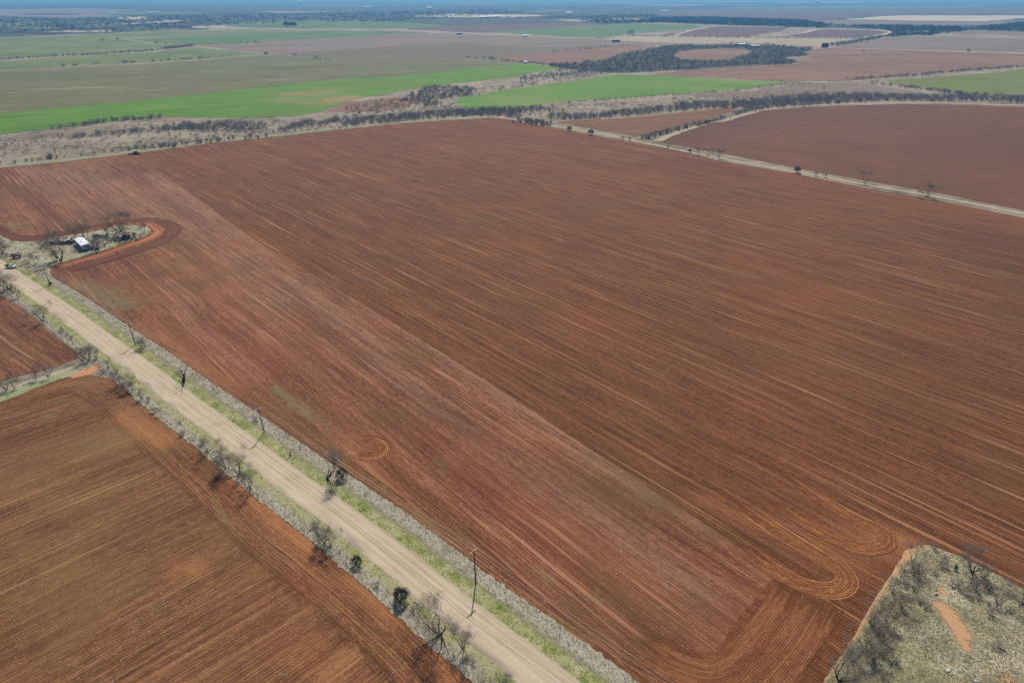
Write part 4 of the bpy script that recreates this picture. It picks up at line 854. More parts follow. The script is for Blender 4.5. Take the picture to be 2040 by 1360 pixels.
# clump of evergreens on the far green field
root = empty('evergreen_grove', at(577, 53)); tag(root, 'small square grove of dark evergreens on the far green field', 'grove')
Vs = []
m_ = MB(); p0 = at(577, 53)
for i in range(16):
    x, y = (i % 8 - 3.5) * 7, (i // 8) * 14
    V, Fc = bushball(120 + i, 160, 6, 17, 2.2, 2.0, leaf=True); V = V + np.array([x, y, 0]); Vs.append(V); m_.tube([Vector((x, y, 0)), Vector((x, y, 8))], [.6, .4], 5)
V = np.concatenate(Vs); mk('crown', V, np.arange(len(V)).reshape(-1, 3), M['leaf'], root); m_.build('trunk', M['bark_dark'], root)

# ---- grass tufts (nobody could count them)
M['tuft_dry'] = plain('dry_tufts', (.44, .39, .29), (.27, .235, .16), .7, .95, bump=0)
M['tuft_green'] = plain('green_tufts', (.17, .23, .055), (.34, .34, .15), .5, .95, bump=0)
M['tuft_pasture'] = plain('pasture_tufts', (.5, .44, .3), (.3, .27, .15), .25, .95, bump=0)
def tufts(name, pts, mat, label, h=.45, blades=7, w=.11):
    tm = []
    for q in range(6):
        r = random.Random(300 + q); V = []
        for i in range(blades):
            a = r.uniform(0, 6.28); L = r.uniform(.5, 1.1); d = Vector((math.cos(a) * .8, math.sin(a) * .8, 1)).normalized(); p = Vector((math.cos(a) * .15, math.sin(a) * .15, 0)); sd = Vector((-math.sin(a), math.cos(a), 0)) * w / h * .5
            V += [p - sd, p + sd, p + d * L]
        tm.append(np.array([tuple(v) for v in V]))
    Vs = []
    for i, (x, y, z) in enumerate(pts):
        V = tm[i % 6]; a = rng.uniform(0, 6.28); c, s = math.cos(a), math.sin(a); k = h * rng.uniform(.5, 1.3)
        Vs.append(np.stack([(V[:, 0] * c - V[:, 1] * s) * k * 1.2 + x, (V[:, 0] * s + V[:, 1] * c) * k * 1.2 + y, V[:, 2] * k + z], 1))
    V = np.concatenate(Vs); o = mk(name, V, np.arange(len(V)).reshape(-1, 3), M[mat]); return tag(o, label, 'grass', kind='stuff')
CP = smooth_path(cen, 1.0); nC = len(CP)
def along(u0, u1, n, z, keep=lambda s, u: True):
    out = []
    for _ in range(n):
        i = rng.randrange(1, nC - 1); d = (CP[i+1] - CP[i-1]).normalized(); nr = Vector((d.y, -d.x)); u = rng.uniform(u0, u1)
        p = CP[i] + (CP[i+1] - CP[i]) * rng.random() + nr * u
        if p.y < 70 or p.y > 330: continue
        if keep(p, u): out.append((p.x, p.y, z))
    return out
tufts('dry_grass', along(-11.9, -8.2, 9000, .11) + along(6.9, 10.1, 9000, .12), 'tuft_dry', 'pale dry grass tufts along both outer verges of the gravel road', h=.3, w=.05, blades=8)
tufts('green_grass', along(-7.2, -4.3, 5000, .11) + along(4.3, 6.8, 2500, .12), 'tuft_green', 'short green grass growing on both road shoulders', h=.16)
PP = [at(*p).to_2d() for p in pastpoly]
def inpoly(x, y, Q):
    c = False; j = len(Q) - 1
    for i in range(len(Q)):
        if (Q[i].y > y) != (Q[j].y > y) and x < (Q[j].x - Q[i].x) * (y - Q[i].y) / (Q[j].y - Q[i].y) + Q[i].x: c = not c
        j = i
    return c
sand = [(at(1875, 1175), at(1875, 1200), 1.2), (at(1872, 1205), at(1895, 1222), 2.2), (at(1890, 1225), at(1918, 1262), 2.6), (at(1905, 1255), at(1925, 1290), 1.8), (at(1701, 1268), at(1779, 1139), 1.0), (at(1779, 1139), at(1812, 1096), 1.8)]
pts = []
while len(pts) < 15000:
    x, y = rng.uniform(58, 135), rng.uniform(84, 130)
    if inpoly(x + rng.gauss(0, .45), y + rng.gauss(0, .45), PP) and all(seg_d(np.array([x]), np.array([y]), a, b)[0] > r_ for a, b, r_ in sand): pts.append((x, y, .09))
tufts('pasture_grass', pts, 'tuft_pasture', 'rough clumped winter grass covering the corner pasture', h=.24, w=.05, blades=9)
pts = []
YP = [at(*p).to_2d() for p in yard]
while len(pts) < 3500:
    x, y = rng.uniform(-330, -180), rng.uniform(290, 400)
    if inpoly(x, y, YP): pts.append((x, y, .10))
tufts('yard_tufts', pts, 'tuft_pasture', 'patchy dry grass in the homestead yard', h=.3, w=.14)

# ------------------------------------------------------------ utility poles and wires
M['polewood'] = plain('pole_wood', (.05, .035, .026), (.028, .02, .016), 3, .9)
M['armwood'] = plain('weathered_crossarm', (.6, .56, .5), (.45, .41, .36), 3, .9)
M['glass'] = plain('insulator_glaze', (.3, .2, .14), (.2, .12, .08), 3, .3)
M['wire'] = plain('aluminium_wire', (.95, .82, .7), (.9, .78, .66), 1, .6, bump=0)
POLES = [((948, 1160), 9.6, 'nearest utility pole beside the bend of the road, tallest in the picture'), ((527, 861), 8.6, 'second utility pole from the bottom, left of the leaning tree'),
         ((270, 686), 8.6, 'third utility pole, standing in front of a grey bush'), ((100, 567), 8.2, 'fourth utility pole near the homestead driveway')]
pl = [at(*p) for p, h, l in POLES]; d0 = (pl[0] - pl[1]).normalized()
locs = [(pl[0] + d0 * 91, 9.2, 'utility pole beyond the bottom edge of the picture')] + [(pl[i], POLES[i][1], POLES[i][2]) for i in range(4)] + [(pl[3] - d0 * 91, 8.4, 'utility pole beyond the left edge by the homestead')]
TOPS = []
for i, (p, h, lab) in enumerate(locs):
    a = math.atan2(d0.y, d0.x) + math.pi / 2
    root = empty('utility_pole', (p.x, p.y, .1), a); tag(root, lab, 'utility pole', 'utility poles along the road')
    wl = Matrix.Rotation(-a, 3, 'Z') @ Vector(((0, -.25, -.6, -.55, -.5, 0)[i], .05, 0))
    top = Vector((wl.x, wl.y, h))
    MB().tube([Vector((0, 0, -.3)), top * .35, top * .7, top], [.17, .155, .135, .115], 8).build('pole', M['polewood'], root, True)
    ar = top - Vector((0, 0, .35)); MB().box(ar + Vector((0, .16, 0)), (2.7, .17, .18)).build('crossarm', M['armwood'], root)
    for sx in (-1, 1):
        MB().tube([ar + Vector((sx * .75, .1, -.06)), ar + Vector((0, .1, -.75))], [.025, .025], 4).build('brace', M['armwood'], root)
    for q, off in enumerate((Vector((-1.15, .16, .08)), Vector((0, 0, .35)), Vector((1.15, .16, .08)))):
        b0 = ar + off; MB().tube([b0, b0 + Vector((0, 0, .08)), b0 + Vector((0, 0, .2))], [.03, .07, .05], 8).build('insulator', M['glass'], root)
    Rz = Matrix.Rotation(a, 3, 'Z')
    TOPS.append([Vector((p.x, p.y, .1)) + Rz @ (ar + off + Vector((0, 0, .21))) for off in (Vector((-1.15, .16, .08)), Vector((0, 0, .35)), Vector((1.15, .16, .08)))])
for q, lab in enumerate(('power line on the field side of the crossarms', 'power line running over the pole tops', 'power line on the road side of the crossarms')):
    m = MB()
    pts = []
    for A, C in zip(TOPS, TOPS[1:]):
        for k in range(16):
            t = k / 16; pts.append(A[q].lerp(C[q], t) - Vector((0, 0, 1.2 * 4 * t * (1 - t) * .8)))
    pts.append(TOPS[-1][q]); m.tube(pts, [.026] * len(pts), 4)
    tag(m.build('power_line', M['wire']), lab, 'cable', 'power lines')
p = at(113, 314); root = empty('utility_pole', (p.x, p.y, 0)); tag(root, 'lone thin pole in the brush belt at the upper left', 'utility pole')
MB().tube([Vector((0, 0, -.2)), Vector((.3, 0, 12.5))], [.2, .12], 6).build('pole', M['polewood'], root); MB().box((.3, 0, 11.8), (2.2, .14, .15)).build('crossarm', M['armwood'], root)

# fence on the north verge: thin posts, two wires
M['post'] = plain('rusty_post', (.16, .11, .08), (.09, .06, .045), 3, .9)
def fence(u, s0, s1, label, spacing=5.5):
    root = empty('wire_fence', (CP[s0].x, CP[s0].y, .15)); tag(root, label, 'fence'); o0 = Vector((CP[s0].x, CP[s0].y, .15)); line = []; last = None; n = 0
    for i in range(s0, s1):
        d = (CP[i+1] - CP[i-1]).normalized(); p = CP[i] + Vector((d.y, -d.x)) * u
        if last is None or (p - last).length >= spacing:
            last = p; q = Vector((p.x, p.y, .15)) - o0; h = rng.uniform(1.0, 1.25)
            if n < 100: MB().tube([q + Vector((0, 0, -.2)), q + Vector((rng.gauss(0, .05), rng.gauss(0, .05), h))], [.035, .03], 5).build('post', M['post'], root)
            line.append(q); n += 1
    for hz in (.5, .95):
        MB().tube([q + Vector((0, 0, hz)) for q in line], [.012] * len(line), 3).build('wire', M['post'], root)
ys = [i for i in range(2, nC - 2) if 75 < CP[i].y < 300]
fence(-11.6, ys[0], ys[-1], 'sagging wire fence with thin posts along the north verge')
fence(9.6, ys[0], ys[-1], 'wire fence with thin posts along the south verge', 6.5)

# ------------------------------------------------------------ homestead
M['white_metal'] = plain('white_roof_metal', (.84, .85, .9), (.68, .7, .76), .8, .5, bump=.005)
M['siding'] = plain('pale_blue_siding', (.42, .46, .58), (.3, .33, .45), 1.2, .7)
M['scrap'] = plain('mixed_scrap', (.11, .095, .09), (.05, .045, .045), 1.2, .85)
M['dark'] = plain('dark_stuff', (.03, .03, .033), (.015, .015, .017), 2, .8)  # near-black base colour of the wagon, truck bed, doors and some roofs
M['glassd'] = plain('dark_glass', (.02, .025, .035), (.03, .035, .05), 2, .12, spec=.6)
M['tanroof'] = plain('bleached_tin', (.52, .46, .38), (.3, .25, .2), .5, .7)
M['plank'] = plain('weathered_plank', (.42, .36, .28), (.26, .21, .16), 1.5, .9)
M['rust'] = plain('rusted_metal', (.17, .09, .06), (.09, .05, .04), 2, .85)
M['white'] = plain('white_paint', (.8, .8, .8), (.7, .7, .7), 2, .35, spec=.5)
M['tyre'] = plain('tyre_rubber', (.025, .025, .025), (.018, .018, .018), 5, .85)
M['grey'] = plain('grey_steel', (.3, .31, .33), (.2, .2, .22), 2, .6)
M['green'] = plain('green_paint', (.03, .13, .05), (.02, .09, .035), 2, .4, spec=.5)
M['brown'] = plain('brown_board', (.1, .07, .055), (.06, .04, .035), 1.5, .9)
M['pinkstuff'] = plain('faded_pink_boards', (.5, .36, .3), (.35, .26, .2), 1.5, .9)
M['teal'] = plain('teal_plastic', (.02, .2, .15), (.015, .13, .1), 3, .4, spec=.5)
A_, B2, C_, D_ = at(148.2, 476.5, 3.1), at(164.7, 473, 3.1), at(180, 486.5, 3.1), at(161.2, 489.8, 3.1)
cx = (A_ + B2 + C_ + D_) / 4; lg = ((D_ - A_) + (C_ - B2)) / 2; wd = ((B2 - A_) + (C_ - D_)) / 2
Lm, Wm = lg.length, wd.length; print('trailer', Lm, Wm)
root = empty('trailer_home', (cx.x, cx.y, .2), math.atan2(lg.y, lg.x)); tag(root, 'white roofed trailer home with pale blue walls in the fenced yard', 'house')
Wm = min(Wm, 5.2)
h = 2.75
MB().box((0, 0, h / 2 + .3), (Lm - .3, Wm - .3, h - .3)).build('wall', M['siding'], root)
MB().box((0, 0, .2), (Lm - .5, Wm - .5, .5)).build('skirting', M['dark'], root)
rf = MB().prism([(-Wm/2 - .1, h + .16), (-Wm/2 - .1, h + .26), (0, h + .62), (Wm/2 + .1, h + .26), (Wm/2 + .1, h + .16)], -Lm/2 - .1, Lm/2 + .1)
rf.v = [Vector((v.y, v.x, v.z)) for v in rf.v]; rf.f = [f[::-1] for f in rf.f]; rfo = rf.build('roof', M['white_metal'], root)
for x_, y_ in ((-2.4, .6), (1.2, -.7), (3.2, .9)): MB().box((x_, y_, h + .62), (.4, .4, .35)).build('vent', M['grey'], rfo)
for side in (-1, 1):
    for x_ in (-Lm * .33, -Lm * .08, Lm * .3):
        w_ = MB().box((x_, side * (Wm / 2 - .14), 1.75), (1.1, .06, .9)).build('window', M['glassd'], root)
        MB().box((x_, side * (Wm / 2 - .13), 1.25), (1.25, .1, .08)).build('sill', M['white'], w_)
    dr = MB().box((Lm * .12, side * (Wm / 2 - .14), 1.3), (.9, .07, 1.95)).build('door', M['grey'], root)
MB().box((Lm / 2 - .14, .9, 1.75), (.06, 1.3, .8)).build('window', M['glassd'], root)
for k in range(3): MB().box((Lm * .12, -(Wm / 2 + .15 + .28 * k), .45 - .17 * k), (1.1, .28, .12)).build('step', M['plank'], root)
# collapsed shed
def rotz(a): return Matrix.Rotation(a, 4, 'Z')
p = at(122, 487); root = empty('collapsed_shed', (p.x, p.y, .2), R(8)); tag(root, 'collapsed tin roofed shed with dark open front behind the big tree', 'shed')
m = MB(); r = random.Random(5)
for i in range(7): m.box((-5.4 + i * 1.8, r.gauss(3.2, .3), 1.9 + r.gauss(0, .18)), (1.75, 4.6, .06), rz=r.gauss(0, .06), rx=R(12 + r.gauss(0, 5)), ry=r.gauss(0, .06))
m.build('roof', M['tanroof'], root)
m = MB(); [m.box((-5.8 + i * 2.3, 1.0, .85), (.16, .16, 1.9), rx=r.gauss(0, .08)) for i in range(6)]; m.build('post', M['plank'], root)
m = MB(); m.box((0, 5.2, 1.0), (12, .1, 2.0)); m.box((-6.0, 3.2, .9), (.1, 4, 1.8)); m.box((6.0, 3.2, .9), (.1, 4, 1.8)); m.build('wall', M['brown'], root)
m = MB()
for i in range(26): m.box((r.uniform(-4.8, 5), r.uniform(-1.0, 3.6), r.uniform(.2, .9)), (r.uniform(.4, 1.6), r.uniform(.3, 1), r.uniform(.3, .9)), rz=r.uniform(0, 3), rx=r.gauss(0, .3))
o = m.build('scrap_heap', M['scrap']); o.location = (p.x, p.y, .2); o.rotation_euler = (0, 0, R(8)); tag(o, 'black heap of scrap inside and before the collapsed shed', 'scrap')
def pile(name, px, py, n, size, spread, mat, label, cat, seed, hgt=.5, z=.2):
    r = random.Random(seed); m = MB()
    for i in range(n):
        s = size * r.uniform(.5, 1.3); m.box((r.gauss(0, spread), r.gauss(0, spread * .8), s * .2 + r.uniform(0, hgt)), (s, s * r.uniform(.3, .9), s * r.uniform(.2, .6)), rz=r.uniform(0, 3), rx=r.gauss(0, .3), ry=r.gauss(0, .3))
    o = m.build(name, M[mat]); q = at(px, py); o.location = (q.x, q.y, z); return tag(o, label, cat)
def boards(name, px, py, n, L, mat, label, rz, seed):
    r = random.Random(seed); m = MB()
    for i in range(n): m.box((r.gauss(0, .3), (i - n / 2) * .34, .08 + .05 * (i % 3)), (L * r.uniform(.8, 1.1), .26, .06), rz=r.gauss(0, .08))
    o = m.build(name, M[mat]); q = at(px, py); o.location = (q.x, q.y, .22); o.rotation_euler = (0, 0, rz); return tag(o, label, 'lumber')
boards('lumber_stack', 149.5, 494, 4, 6, 'plank', 'long plank stack leaning along the front of the trailer home', math.atan2(lg.y, lg.x), 1)
boards('lumber_stack', 153, 503, 5, 3.2, 'plank', 'short loose boards in the grass below the trailer home', .3, 2)
pile('rubble_heap', 151, 500, 14, .7, .9, 'tanroof', 'pale rubble heap between the plank stack and loose boards', 'rubble', 11, .3)
pile('rubble_heap', 215, 485, 12, .7, .9, 'white_metal', 'white scrap heap in the middle of the long yard', 'rubble', 12, .3)
pile('rubble_heap', 266, 474, 14, .8, 1.6, 'ltan' if False else 'tanroof', 'flat pale rubble right of the junk heap', 'rubble', 13, .15)
pile('brush_pile', 188, 495, 26, 1.3, 1.4, 'pinkstuff', 'faded pinkish board pile against the right end of the trailer', 'scrap', 14, 1.2)
pile('scrap_heap', 240, 478, 60, 1.0, 3.6, 'scrap', 'long dark junk row in the shade of the yard trees', 'scrap', 15, .6)
pile('scrap_heap', 195, 473, 60, .9, 2.8, 'scrap', 'brown scrap row behind the trailer home', 'scrap', 16, .6)
# grey utility trailer behind the house
def wheel(px_, py_, pz_, rad, wid, parent, axis='Y', rim=True):
    ax = Vector((0, 1, 0)); n = 14; m = MB(); c = Vector((px_, py_, pz_))
    prof = [(rad * .55, -wid / 2), (rad * .92, -wid / 2), (rad, -wid * .3), (rad, wid * .3), (rad * .92, wid / 2), (rad * .55, wid / 2)]
    for k in range(n):
        t = 2 * math.pi * k / n
        for rr, yy in prof: m.v.append(c + Vector((rr * math.cos(t), yy, rr * math.sin(t))))
    for k in range(n):
        for j in range(len(prof)):
            a = k * 6 + j; b = k * 6 + (j+1) % 6; c2 = ((k+1) % n) * 6 + (j+1) % 6; d = ((k+1) % n) * 6 + j; m.f.append((a, b, c2, d))
    w = m.build('wheel', M['tyre'], parent, True)
    if rim: MB().tube([c + Vector((0, -wid * .42, 0)), c + Vector((0, wid * .42, 0))], [rad * .56] * 2, 12).build('rim', M['grey'], w)
p = at(186.5, 483); root = empty('utility_trailer', (p.x, p.y, .2), R(10)); tag(root, 'small grey utility trailer behind the right corner of the trailer home', 'trailer')
MB().box((0, 0, .85), (2.6, 1.5, .15)).box((0, .72, 1.1), (2.6, .06, .4)).box((0, -.72, 1.1), (2.6, .06, .4)).build('bed', M['grey'], root); MB().box((1.8, 0, .7), (1.2, .1, .1)).build('drawbar', M['rust'], root)
for s in (-1, 1): wheel(0, s * .85, .35, .34, .2, root)
# tumbledown hut by the junk
p = at(253, 475); root = empty('tumbledown_hut', (p.x, p.y, .2), R(20)); tag(root, 'small brown tumbledown hut with grey lean-to roof at the yard end', 'shed')
MB().box((0, 0, 1.1), (3.6, 2.6, 2.2)).build('wall', M['brown'], root); MB().box((0, 0, 2.35), (4.2, 3.2, .12), rx=R(10)).build('roof', M['rust'], root)
MB().box((.3, -1.33, .9), (1.1, .06, 1.8)).build('door', M['grey'], root); MB().box((-2.4, -.8, .6), (1.0, 1.2, 1.2)).build('water_tank', M['grey'], root)
# dark farm wagon
p = at(35, 514); root = empty('farm_wagon', (p.x, p.y, .2), R(18)); tag(root, 'black farm wagon with slatted sides parked at the driveway mouth', 'wagon')
MB().box((0, 0, .95), (4.2, 1.9, .18)).build('bed', M['dark'], root)
for s in (-1, 1):
    m = MB(); [m.box((0, s * .93, 1.2 + .3 * k), (4.1, .05, .16)) for k in range(4)]; m.build('side_rack', M['dark'], root)
MB().box((-2.1, 0, 1.6), (.08, 1.9, 1.1)).build('headboard', M['rust'], root); MB().box((-2.8, 0, .75), (1.5, .1, .1)).build('drawbar', M['dark'], root)
for sx in (-1.3, 1.3):
    for s in (-1, 1): wheel(sx, s * .98, .42, .42, .22, root)
p = at(22, 511); root = empty('plank_fence', (p.x, p.y, .2), R(5)); tag(root, 'short grey plank fence left of the farm wagon', 'fence')
m = MB(); r = random.Random(4)
for i in range(11): m.box((-2.5 + i * .5, 0, .75), (.2, .05, 1.5 + r.gauss(0, .12)), ry=r.gauss(0, .07))
m.build('plank', M['armwood'], root); MB().box((0, .06, 1.1), (5.2, .07, .12)).box((0, .06, .5), (5.2, .07, .12)).build('rail', M['plank'], root)

# white flatbed pickup
def pickup(px, py, rz, label):
    p = at(px, py); root = empty('pickup_truck', (p.x, p.y, .26), rz); tag(root, label, 'pickup')
    b = MB().prism([(-.3, .45), (2.55, .45), (2.62, .62), (2.58, .98), (1.45, 1.12), (-.3, 1.12)], -.92, .92); b.build('body', M['white'], root)
    c = MB(); c.prism([(-.25, 1.125), (1.42, 1.125), (.95, 1.72), (-.12, 1.76)], -.8, .8); c.build('cab', M['white'], root)
    MB().prism([(1.47, 1.14), (1.0, 1.72), (1.02, 1.70), (1.5, 1.12)], -.7, .7).build('windshield', M['glassd'], root)
    MB().box((-.22, 0, 1.44), (.06, 1.35, .42)).build('rear_window', M['glassd'], root)
    for s in (-1, 1):
        MB().box((.45, s * .79, 1.42), (1.15, .06, .4)).build('side_window', M['glassd'], root)
        d = MB().box((.45, s * .925, .8), (1.1, .03, .6)).build('door', M['white'], root); MB().box((.1, s * .95, .98), (.16, .03, .04)).build('handle', M['grey'], d)
        MB().box((2.6, s * .68, .78), (.06, .32, .18)).build('headlight', M['grey'], root); MB().box((-2.62, s * .75, .8), (.05, .2, .14)).build('taillight', M['rust'], root)
        MB().box((1.25, s * 1.02, 1.2), (.1, .2, .16)).build('mirror', M['dark'], root)
    MB().box((-1.48, 0, .93), (2.3, 1.95, .14)).box((-1.48, .94, 1.12), (2.3, .07, .3)).box((-1.48, -.94, 1.12), (2.3, .07, .3)).box((-2.6, 0, 1.12), (.07, 1.9, .3)).build('bed', M['dark'], root)
    MB().box((-.36, 0, 1.35), (.07, 1.8, .7)).build('headache_rack', M['dark'], root)
    MB().box((-1.2, 0, .6), (2.8, .8, .2)).build('chassis', M['dark'], root); MB().box((2.66, 0, .55), (.12, 1.8, .2)).build('bumper', M['grey'], root)
    for sx in (-1.55, 1.75):
        for s in (-1, 1): wheel(sx, s * .85, .38, .38, .24, root)
    return root
pickup(22.5, 533.5, R(-12), 'white pickup with black flat bed parked on the road edge by the driveway')

# tractor with implement
p = at(272, 308); root = empty('tractor', (p.x, p.y, .1), R(-20)); tag(root, 'green tractor with white cab roof pulling a planter at the field end', 'tractor')
MB().prism([(.3, 1.0), (3.1, 1.0), (3.15, 1.9), (2.6, 2.1), (.3, 2.2)], -.5, .5).build('body', M['green'], root)
MB().prism([(-1.3, 1.3), (.45, 1.3), (.5, 3.0), (-1.1, 3.0)], -.85, .85).build('cab', M['glassd'], root)
MB().box((-.3, 0, 3.1), (2.1, 2.0, .2)).build('roof', M['white'], root)
MB().tube([Vector((1.9, .35, 2.0)), Vector((1.9, .35, 3.0))], [.07, .06], 6).build('exhaust_pipe', M['dark'], root)
for s in (-1, 1):
    MB().box((-.7, s * 1.2, 2.0), (1.5, .7, .08)).build('fender', M['green'], root)
    wheel(-.7, s * 1.3, 1.05, 1.05, .7, root); wheel(2.4, s * 1.05, .75, .75, .5, root)
MB().box((.3, 0, 1.0), (3.6, .7, .5)).build('chassis', M['dark'], root)
root = empty('planter', (p.x, p.y, .1), R(-20)); tag(root, 'grey toolbar planter hitched behind the green tractor', 'planter'); 
MB().box((-3.6, 0, 1.0), (.25, 9.5, .25)).box((-2.4, 0, .9), (2.4, .2, .2)).build('toolbar', M['grey'], root)
for i in range(9):
    MB().box((-4.1, -4.4 + 1.1 * i, .9), (.7, .5, 1.0), taper=.8).tube([Vector((-4.3, -4.4 + 1.1 * i - .06, .35)), Vector((-4.3, -4.4 + 1.1 * i + .06, .35))], [.35, .35], 10).build('row_unit', M['grey'] if i % 2 else M['dark'], root)

# things lying in the pasture
p = at(1903, 1136); root = empty('garden_chair', (p.x, p.y, .12), R(-30)); tag(root, 'tipped over teal plastic chair lying in the pasture grass', 'chair')
MB().box((0, 0, .42), (.75, .75, .06), rx=R(12)).build('seat', M['teal'], root); MB().box((0, .42, .75), (.75, .06, .75), rx=R(-18)).build('backrest', M['teal'], root)
for sx in (-.3, .3):
    for sy in (-.3, .3): MB().box((sx, sy, .2), (.07, .07, .42)).build('leg', M['teal'], root)
    MB().box((sx * 1.2, 0, .65), (.07, .7, .06)).build('armrest', M['teal'], root)
def rock(px, py, s, mat, label, seed):
    r = random.Random(seed); V, Fs = [], []
    m = MB(); nlat, nlon = 5, 8
    for i in range(nlat + 1):
        th = math.pi * i / nlat
        for j in range(nlon):
            k = s * (1 + r.gauss(0, .12)); ph = 2 * math.pi * j / nlon; m.v.append(Vector((math.sin(th) * math.cos(ph) * k, math.sin(th) * math.sin(ph) * k * .8, math.cos(th) * k * .6 + s * .3)))
    for i in range(nlat):
        for j in range(nlon): m.f.append((i * nlon + j, (i+1) * nlon + j, (i+1) * nlon + (j+1) % nlon, i * nlon + (j+1) % nlon))
    o = m.build('rock', M[mat]); q = at(px, py); o.location = (q.x, q.y, .1); return tag(o, label, 'rock')
rock(1865, 1184, .4, 'plank', 'pale rock left of the orange sand patch', 1); rock(1864, 1176, .3, 'plank', 'smaller pale rock above the one by the sand patch', 2)
rock(1888, 1337, .35, 'white_metal', 'small white rock between the pale ruts near the bottom', 3); rock(1944, 1358, .4, 'armwood', 'grey rock at the bottom edge of the pasture', 4)
# fallen pale branch on the south verge
a, b = at(822, 1198), at(842, 1214); o = MB().tube([a + Vector((0, 0, .25)), (a + b) / 2 + Vector((.3, .4, .35)), b + Vector((0, 0, .25))], [.09, .08, .05], 6).build('fallen_branch', M['armwood']); tag(o, 'pale fallen branch on the verge right of the evergreen bush', 'branch')

# ------------------------------------------------------------ distant farm buildings
def farm(name, px, py, L, W, H, wall, roof, label, rz=0.0, cat='building', low=False):
    p = at(px, py); root = empty(name, (p.x, p.y, 2.0 if py < 45 else 1.0), rz); tag(root, label, cat)
    MB().box((0, 0, H / 2 - .5), (L, W, H + 1)).build('wall', M[wall], root)
    rf = MB().prism([(-W/2 - .4, H + .02), (0, H + (W * (.12 if low else .3))), (W/2 + .4, H + .02)], -L/2 - .4, L/2 + .4); rf.v = [Vector((v.y, v.x, v.z)) for v in rf.v]; rf.f = [f[::-1] for f in rf.f]; rf.build('roof', M[roof], root)
    MB().box((L * .1, -W/2 - .03, 1.1), (1.2, .1, 2.1)).build('door', M['dark'], root)
    for x_ in (-L * .3, L * .32): MB().box((x_, -W/2 - .03, 1.6), (1.4, .1, 1.1)).build('window', M['glassd'], root)
M['blue_roof'] = plain('blue_steel_roof', (.14, .19, .3), (.1, .14, .22), .3, .5)
farm('barn', 1227, 84, 22, 8, 4, 'dark', 'blue_roof', 'long barn with blue roof beside the pale lane', R(3))
farm('farmhouse', 1257, 68, 20, 12, 7, 'white_metal', 'dark', 'dark roofed farmhouse with white end wall on the tan grassland', R(20))
farm('barn', 1476, 92, 22, 12, 4, 'tan' if False else 'siding', 'white_metal', 'left of two pale roofed barns in the woods', R(5), low=True)
farm('barn', 1503, 95, 22, 12, 4, 'siding', 'white_metal', 'right of two pale roofed barns in the woods', R(5), low=True)
farm('shed', 1643, 95, 14, 10, 7, 'brown', 'dark', 'dark square barn at the end of the wooded strip', R(15))
farm('shed', 915, 69, 20, 8, 4, 'blue_roof', 'blue_roof', 'blue shed standing on the long pale lane', R(3))
farm('shed', 1047, 73.5, 22, 6, 3, 'white_metal', 'white_metal', 'low white shed on the long pale lane', R(3))
farm('shed', 1047, 127, 6, 5, 2.5, 'white_metal', 'white_metal', 'tiny white hut at the tip of the bright wheat field', R(3))
for i, (x, y, L) in enumerate([(960, 37, 40), (973, 36.5, 44), (988, 36, 30)]): farm('farmhouse', x, y, L, 18, 7, 'siding', 'white_metal', ('left', 'middle', 'right')[i] + ' of three white roofed buildings on the far pale field', R(4), low=True)
farm('farmhouse', 305, 28, 90, 26, 9, 'white_metal', 'white_metal', 'long white building in the far left brushland', 0, low=True)
farm('farmhouse', 227, 30, 40, 24, 9, 'white_metal', 'white_metal', 'smaller white building left of the long one in far brushland', 0, low=True)
farm('farmhouse', 1133, 29, 30, 22, 10, 'white_metal', 'white_metal', 'white house on the dark far ridge at centre', 0, low=True)
farm('farmhouse', 1324, 25, 60, 22, 8, 'white_metal', 'white_metal', 'pale building in the far woods right of centre', 0, low=True)
farm('farmhouse', 733, 17.5, 60, 30, 14, 'white_metal', 'white_metal', 'tiny white building in the far blue woods left of centre', 0, low=True)
farm('farmhouse', 855, 18, 60, 30, 12, 'white_metal', 'white_metal', 'tiny white building in the far blue woods near centre', 0, low=True)
farm('warehouse', 598, 8, 60, 60, 34, 'white_metal', 'white_metal', 'white building shining near the horizon, left half', 0, low=True)
farm('warehouse', 1628, 6.5, 60, 60, 34, 'white_metal', 'white_metal', 'white building shining near the horizon, right half', 0, low=True)

# remove the prototype trees (only their placed copies stay)
for r_ in PROTO.values():
    for ch in list(r_.children): bpy.data.objects.remove(ch)
    bpy.data.objects.remove(r_)

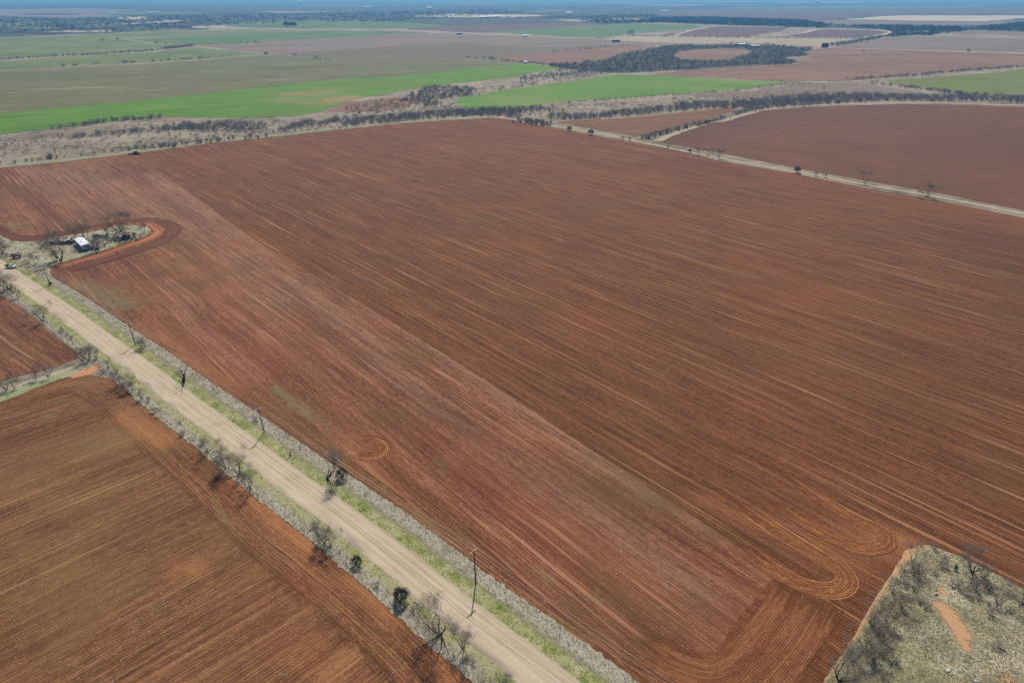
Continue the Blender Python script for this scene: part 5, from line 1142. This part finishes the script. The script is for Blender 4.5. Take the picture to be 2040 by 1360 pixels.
# ------------------------------------------------------------ haze, sky, sun, camera
SUN_AZ, SUN_EL = R(88.5), R(45)      # from the shadows of the poles: sun ahead of the camera
m = bpy.data.materials.new('haze'); m.use_nodes = True; t = m.node_tree; t.nodes.clear()
o_ = t.nodes.new('ShaderNodeOutputMaterial'); vs = t.nodes.new('ShaderNodeVolumeScatter'); vs.inputs['Color'].default_value = (.17, .52, 1, 1); vs.inputs['Density'].default_value = 1.05e-4; vs.inputs['Anisotropy'].default_value = .22
va = t.nodes.new('ShaderNodeVolumeAbsorption'); va.inputs['Color'].default_value = (.5, .75, 1, 1); va.inputs['Density'].default_value = 1.05e-4
ad = t.nodes.new('ShaderNodeAddShader'); t.links.new(vs.outputs[0], ad.inputs[0]); t.links.new(va.outputs[0], ad.inputs[1]); t.links.new(ad.outputs[0], o_.inputs['Volume'])
hz = MB().box((0, 28000, 145), (88000, 62000, 310)).build('haze', m); tag(hz, kind='structure')

w = bpy.data.worlds.new('World'); sc.world = w; w.use_nodes = True; nt = w.node_tree; nt.nodes.clear()
wo = nt.nodes.new('ShaderNodeOutputWorld'); bg = nt.nodes.new('ShaderNodeBackground'); sk = nt.nodes.new('ShaderNodeTexSky')
sk.sky_type = 'NISHITA'; sk.sun_disc = False; sk.sun_elevation = SUN_EL; sk.sun_rotation = R(1.5); sk.altitude = 400
nt.links.new(sk.outputs[0], bg.inputs[0]); bg.inputs[1].default_value = .085; nt.links.new(bg.outputs[0], wo.inputs[0])
sl = bpy.data.lights.new('sun', 'SUN'); sl.energy = 4.7; sl.angle = R(.6); sl.color = (1, .94, .85)
so = bpy.data.objects.new('sun', sl); col.objects.link(so)
dv = Vector((math.cos(SUN_AZ) * math.cos(SUN_EL), math.sin(SUN_AZ) * math.cos(SUN_EL), math.sin(SUN_EL)))
so.rotation_euler = dv.to_track_quat('Z', 'Y').to_euler(); so.location = (0, 0, 200)
cd = bpy.data.cameras.new('camera'); cd.sensor_width = 36; cd.lens = 36 * F_PX / 2040; cd.clip_start = 1; cd.clip_end = 120000
co = bpy.data.objects.new('camera', cd); col.objects.link(co); co.location = (0, 0, CAM_H); co.rotation_euler = (math.pi / 2 - PITCH, 0, 0); sc.camera = co
sc.view_settings.view_transform = 'Standard'; sc.view_settings.look = 'None'; sc.view_settings.exposure = 0
sc.cycles.max_bounces = 4; sc.cycles.volume_bounces = 0; sc.cycles.diffuse_bounces = 2
sc.cycles.use_denoising = False
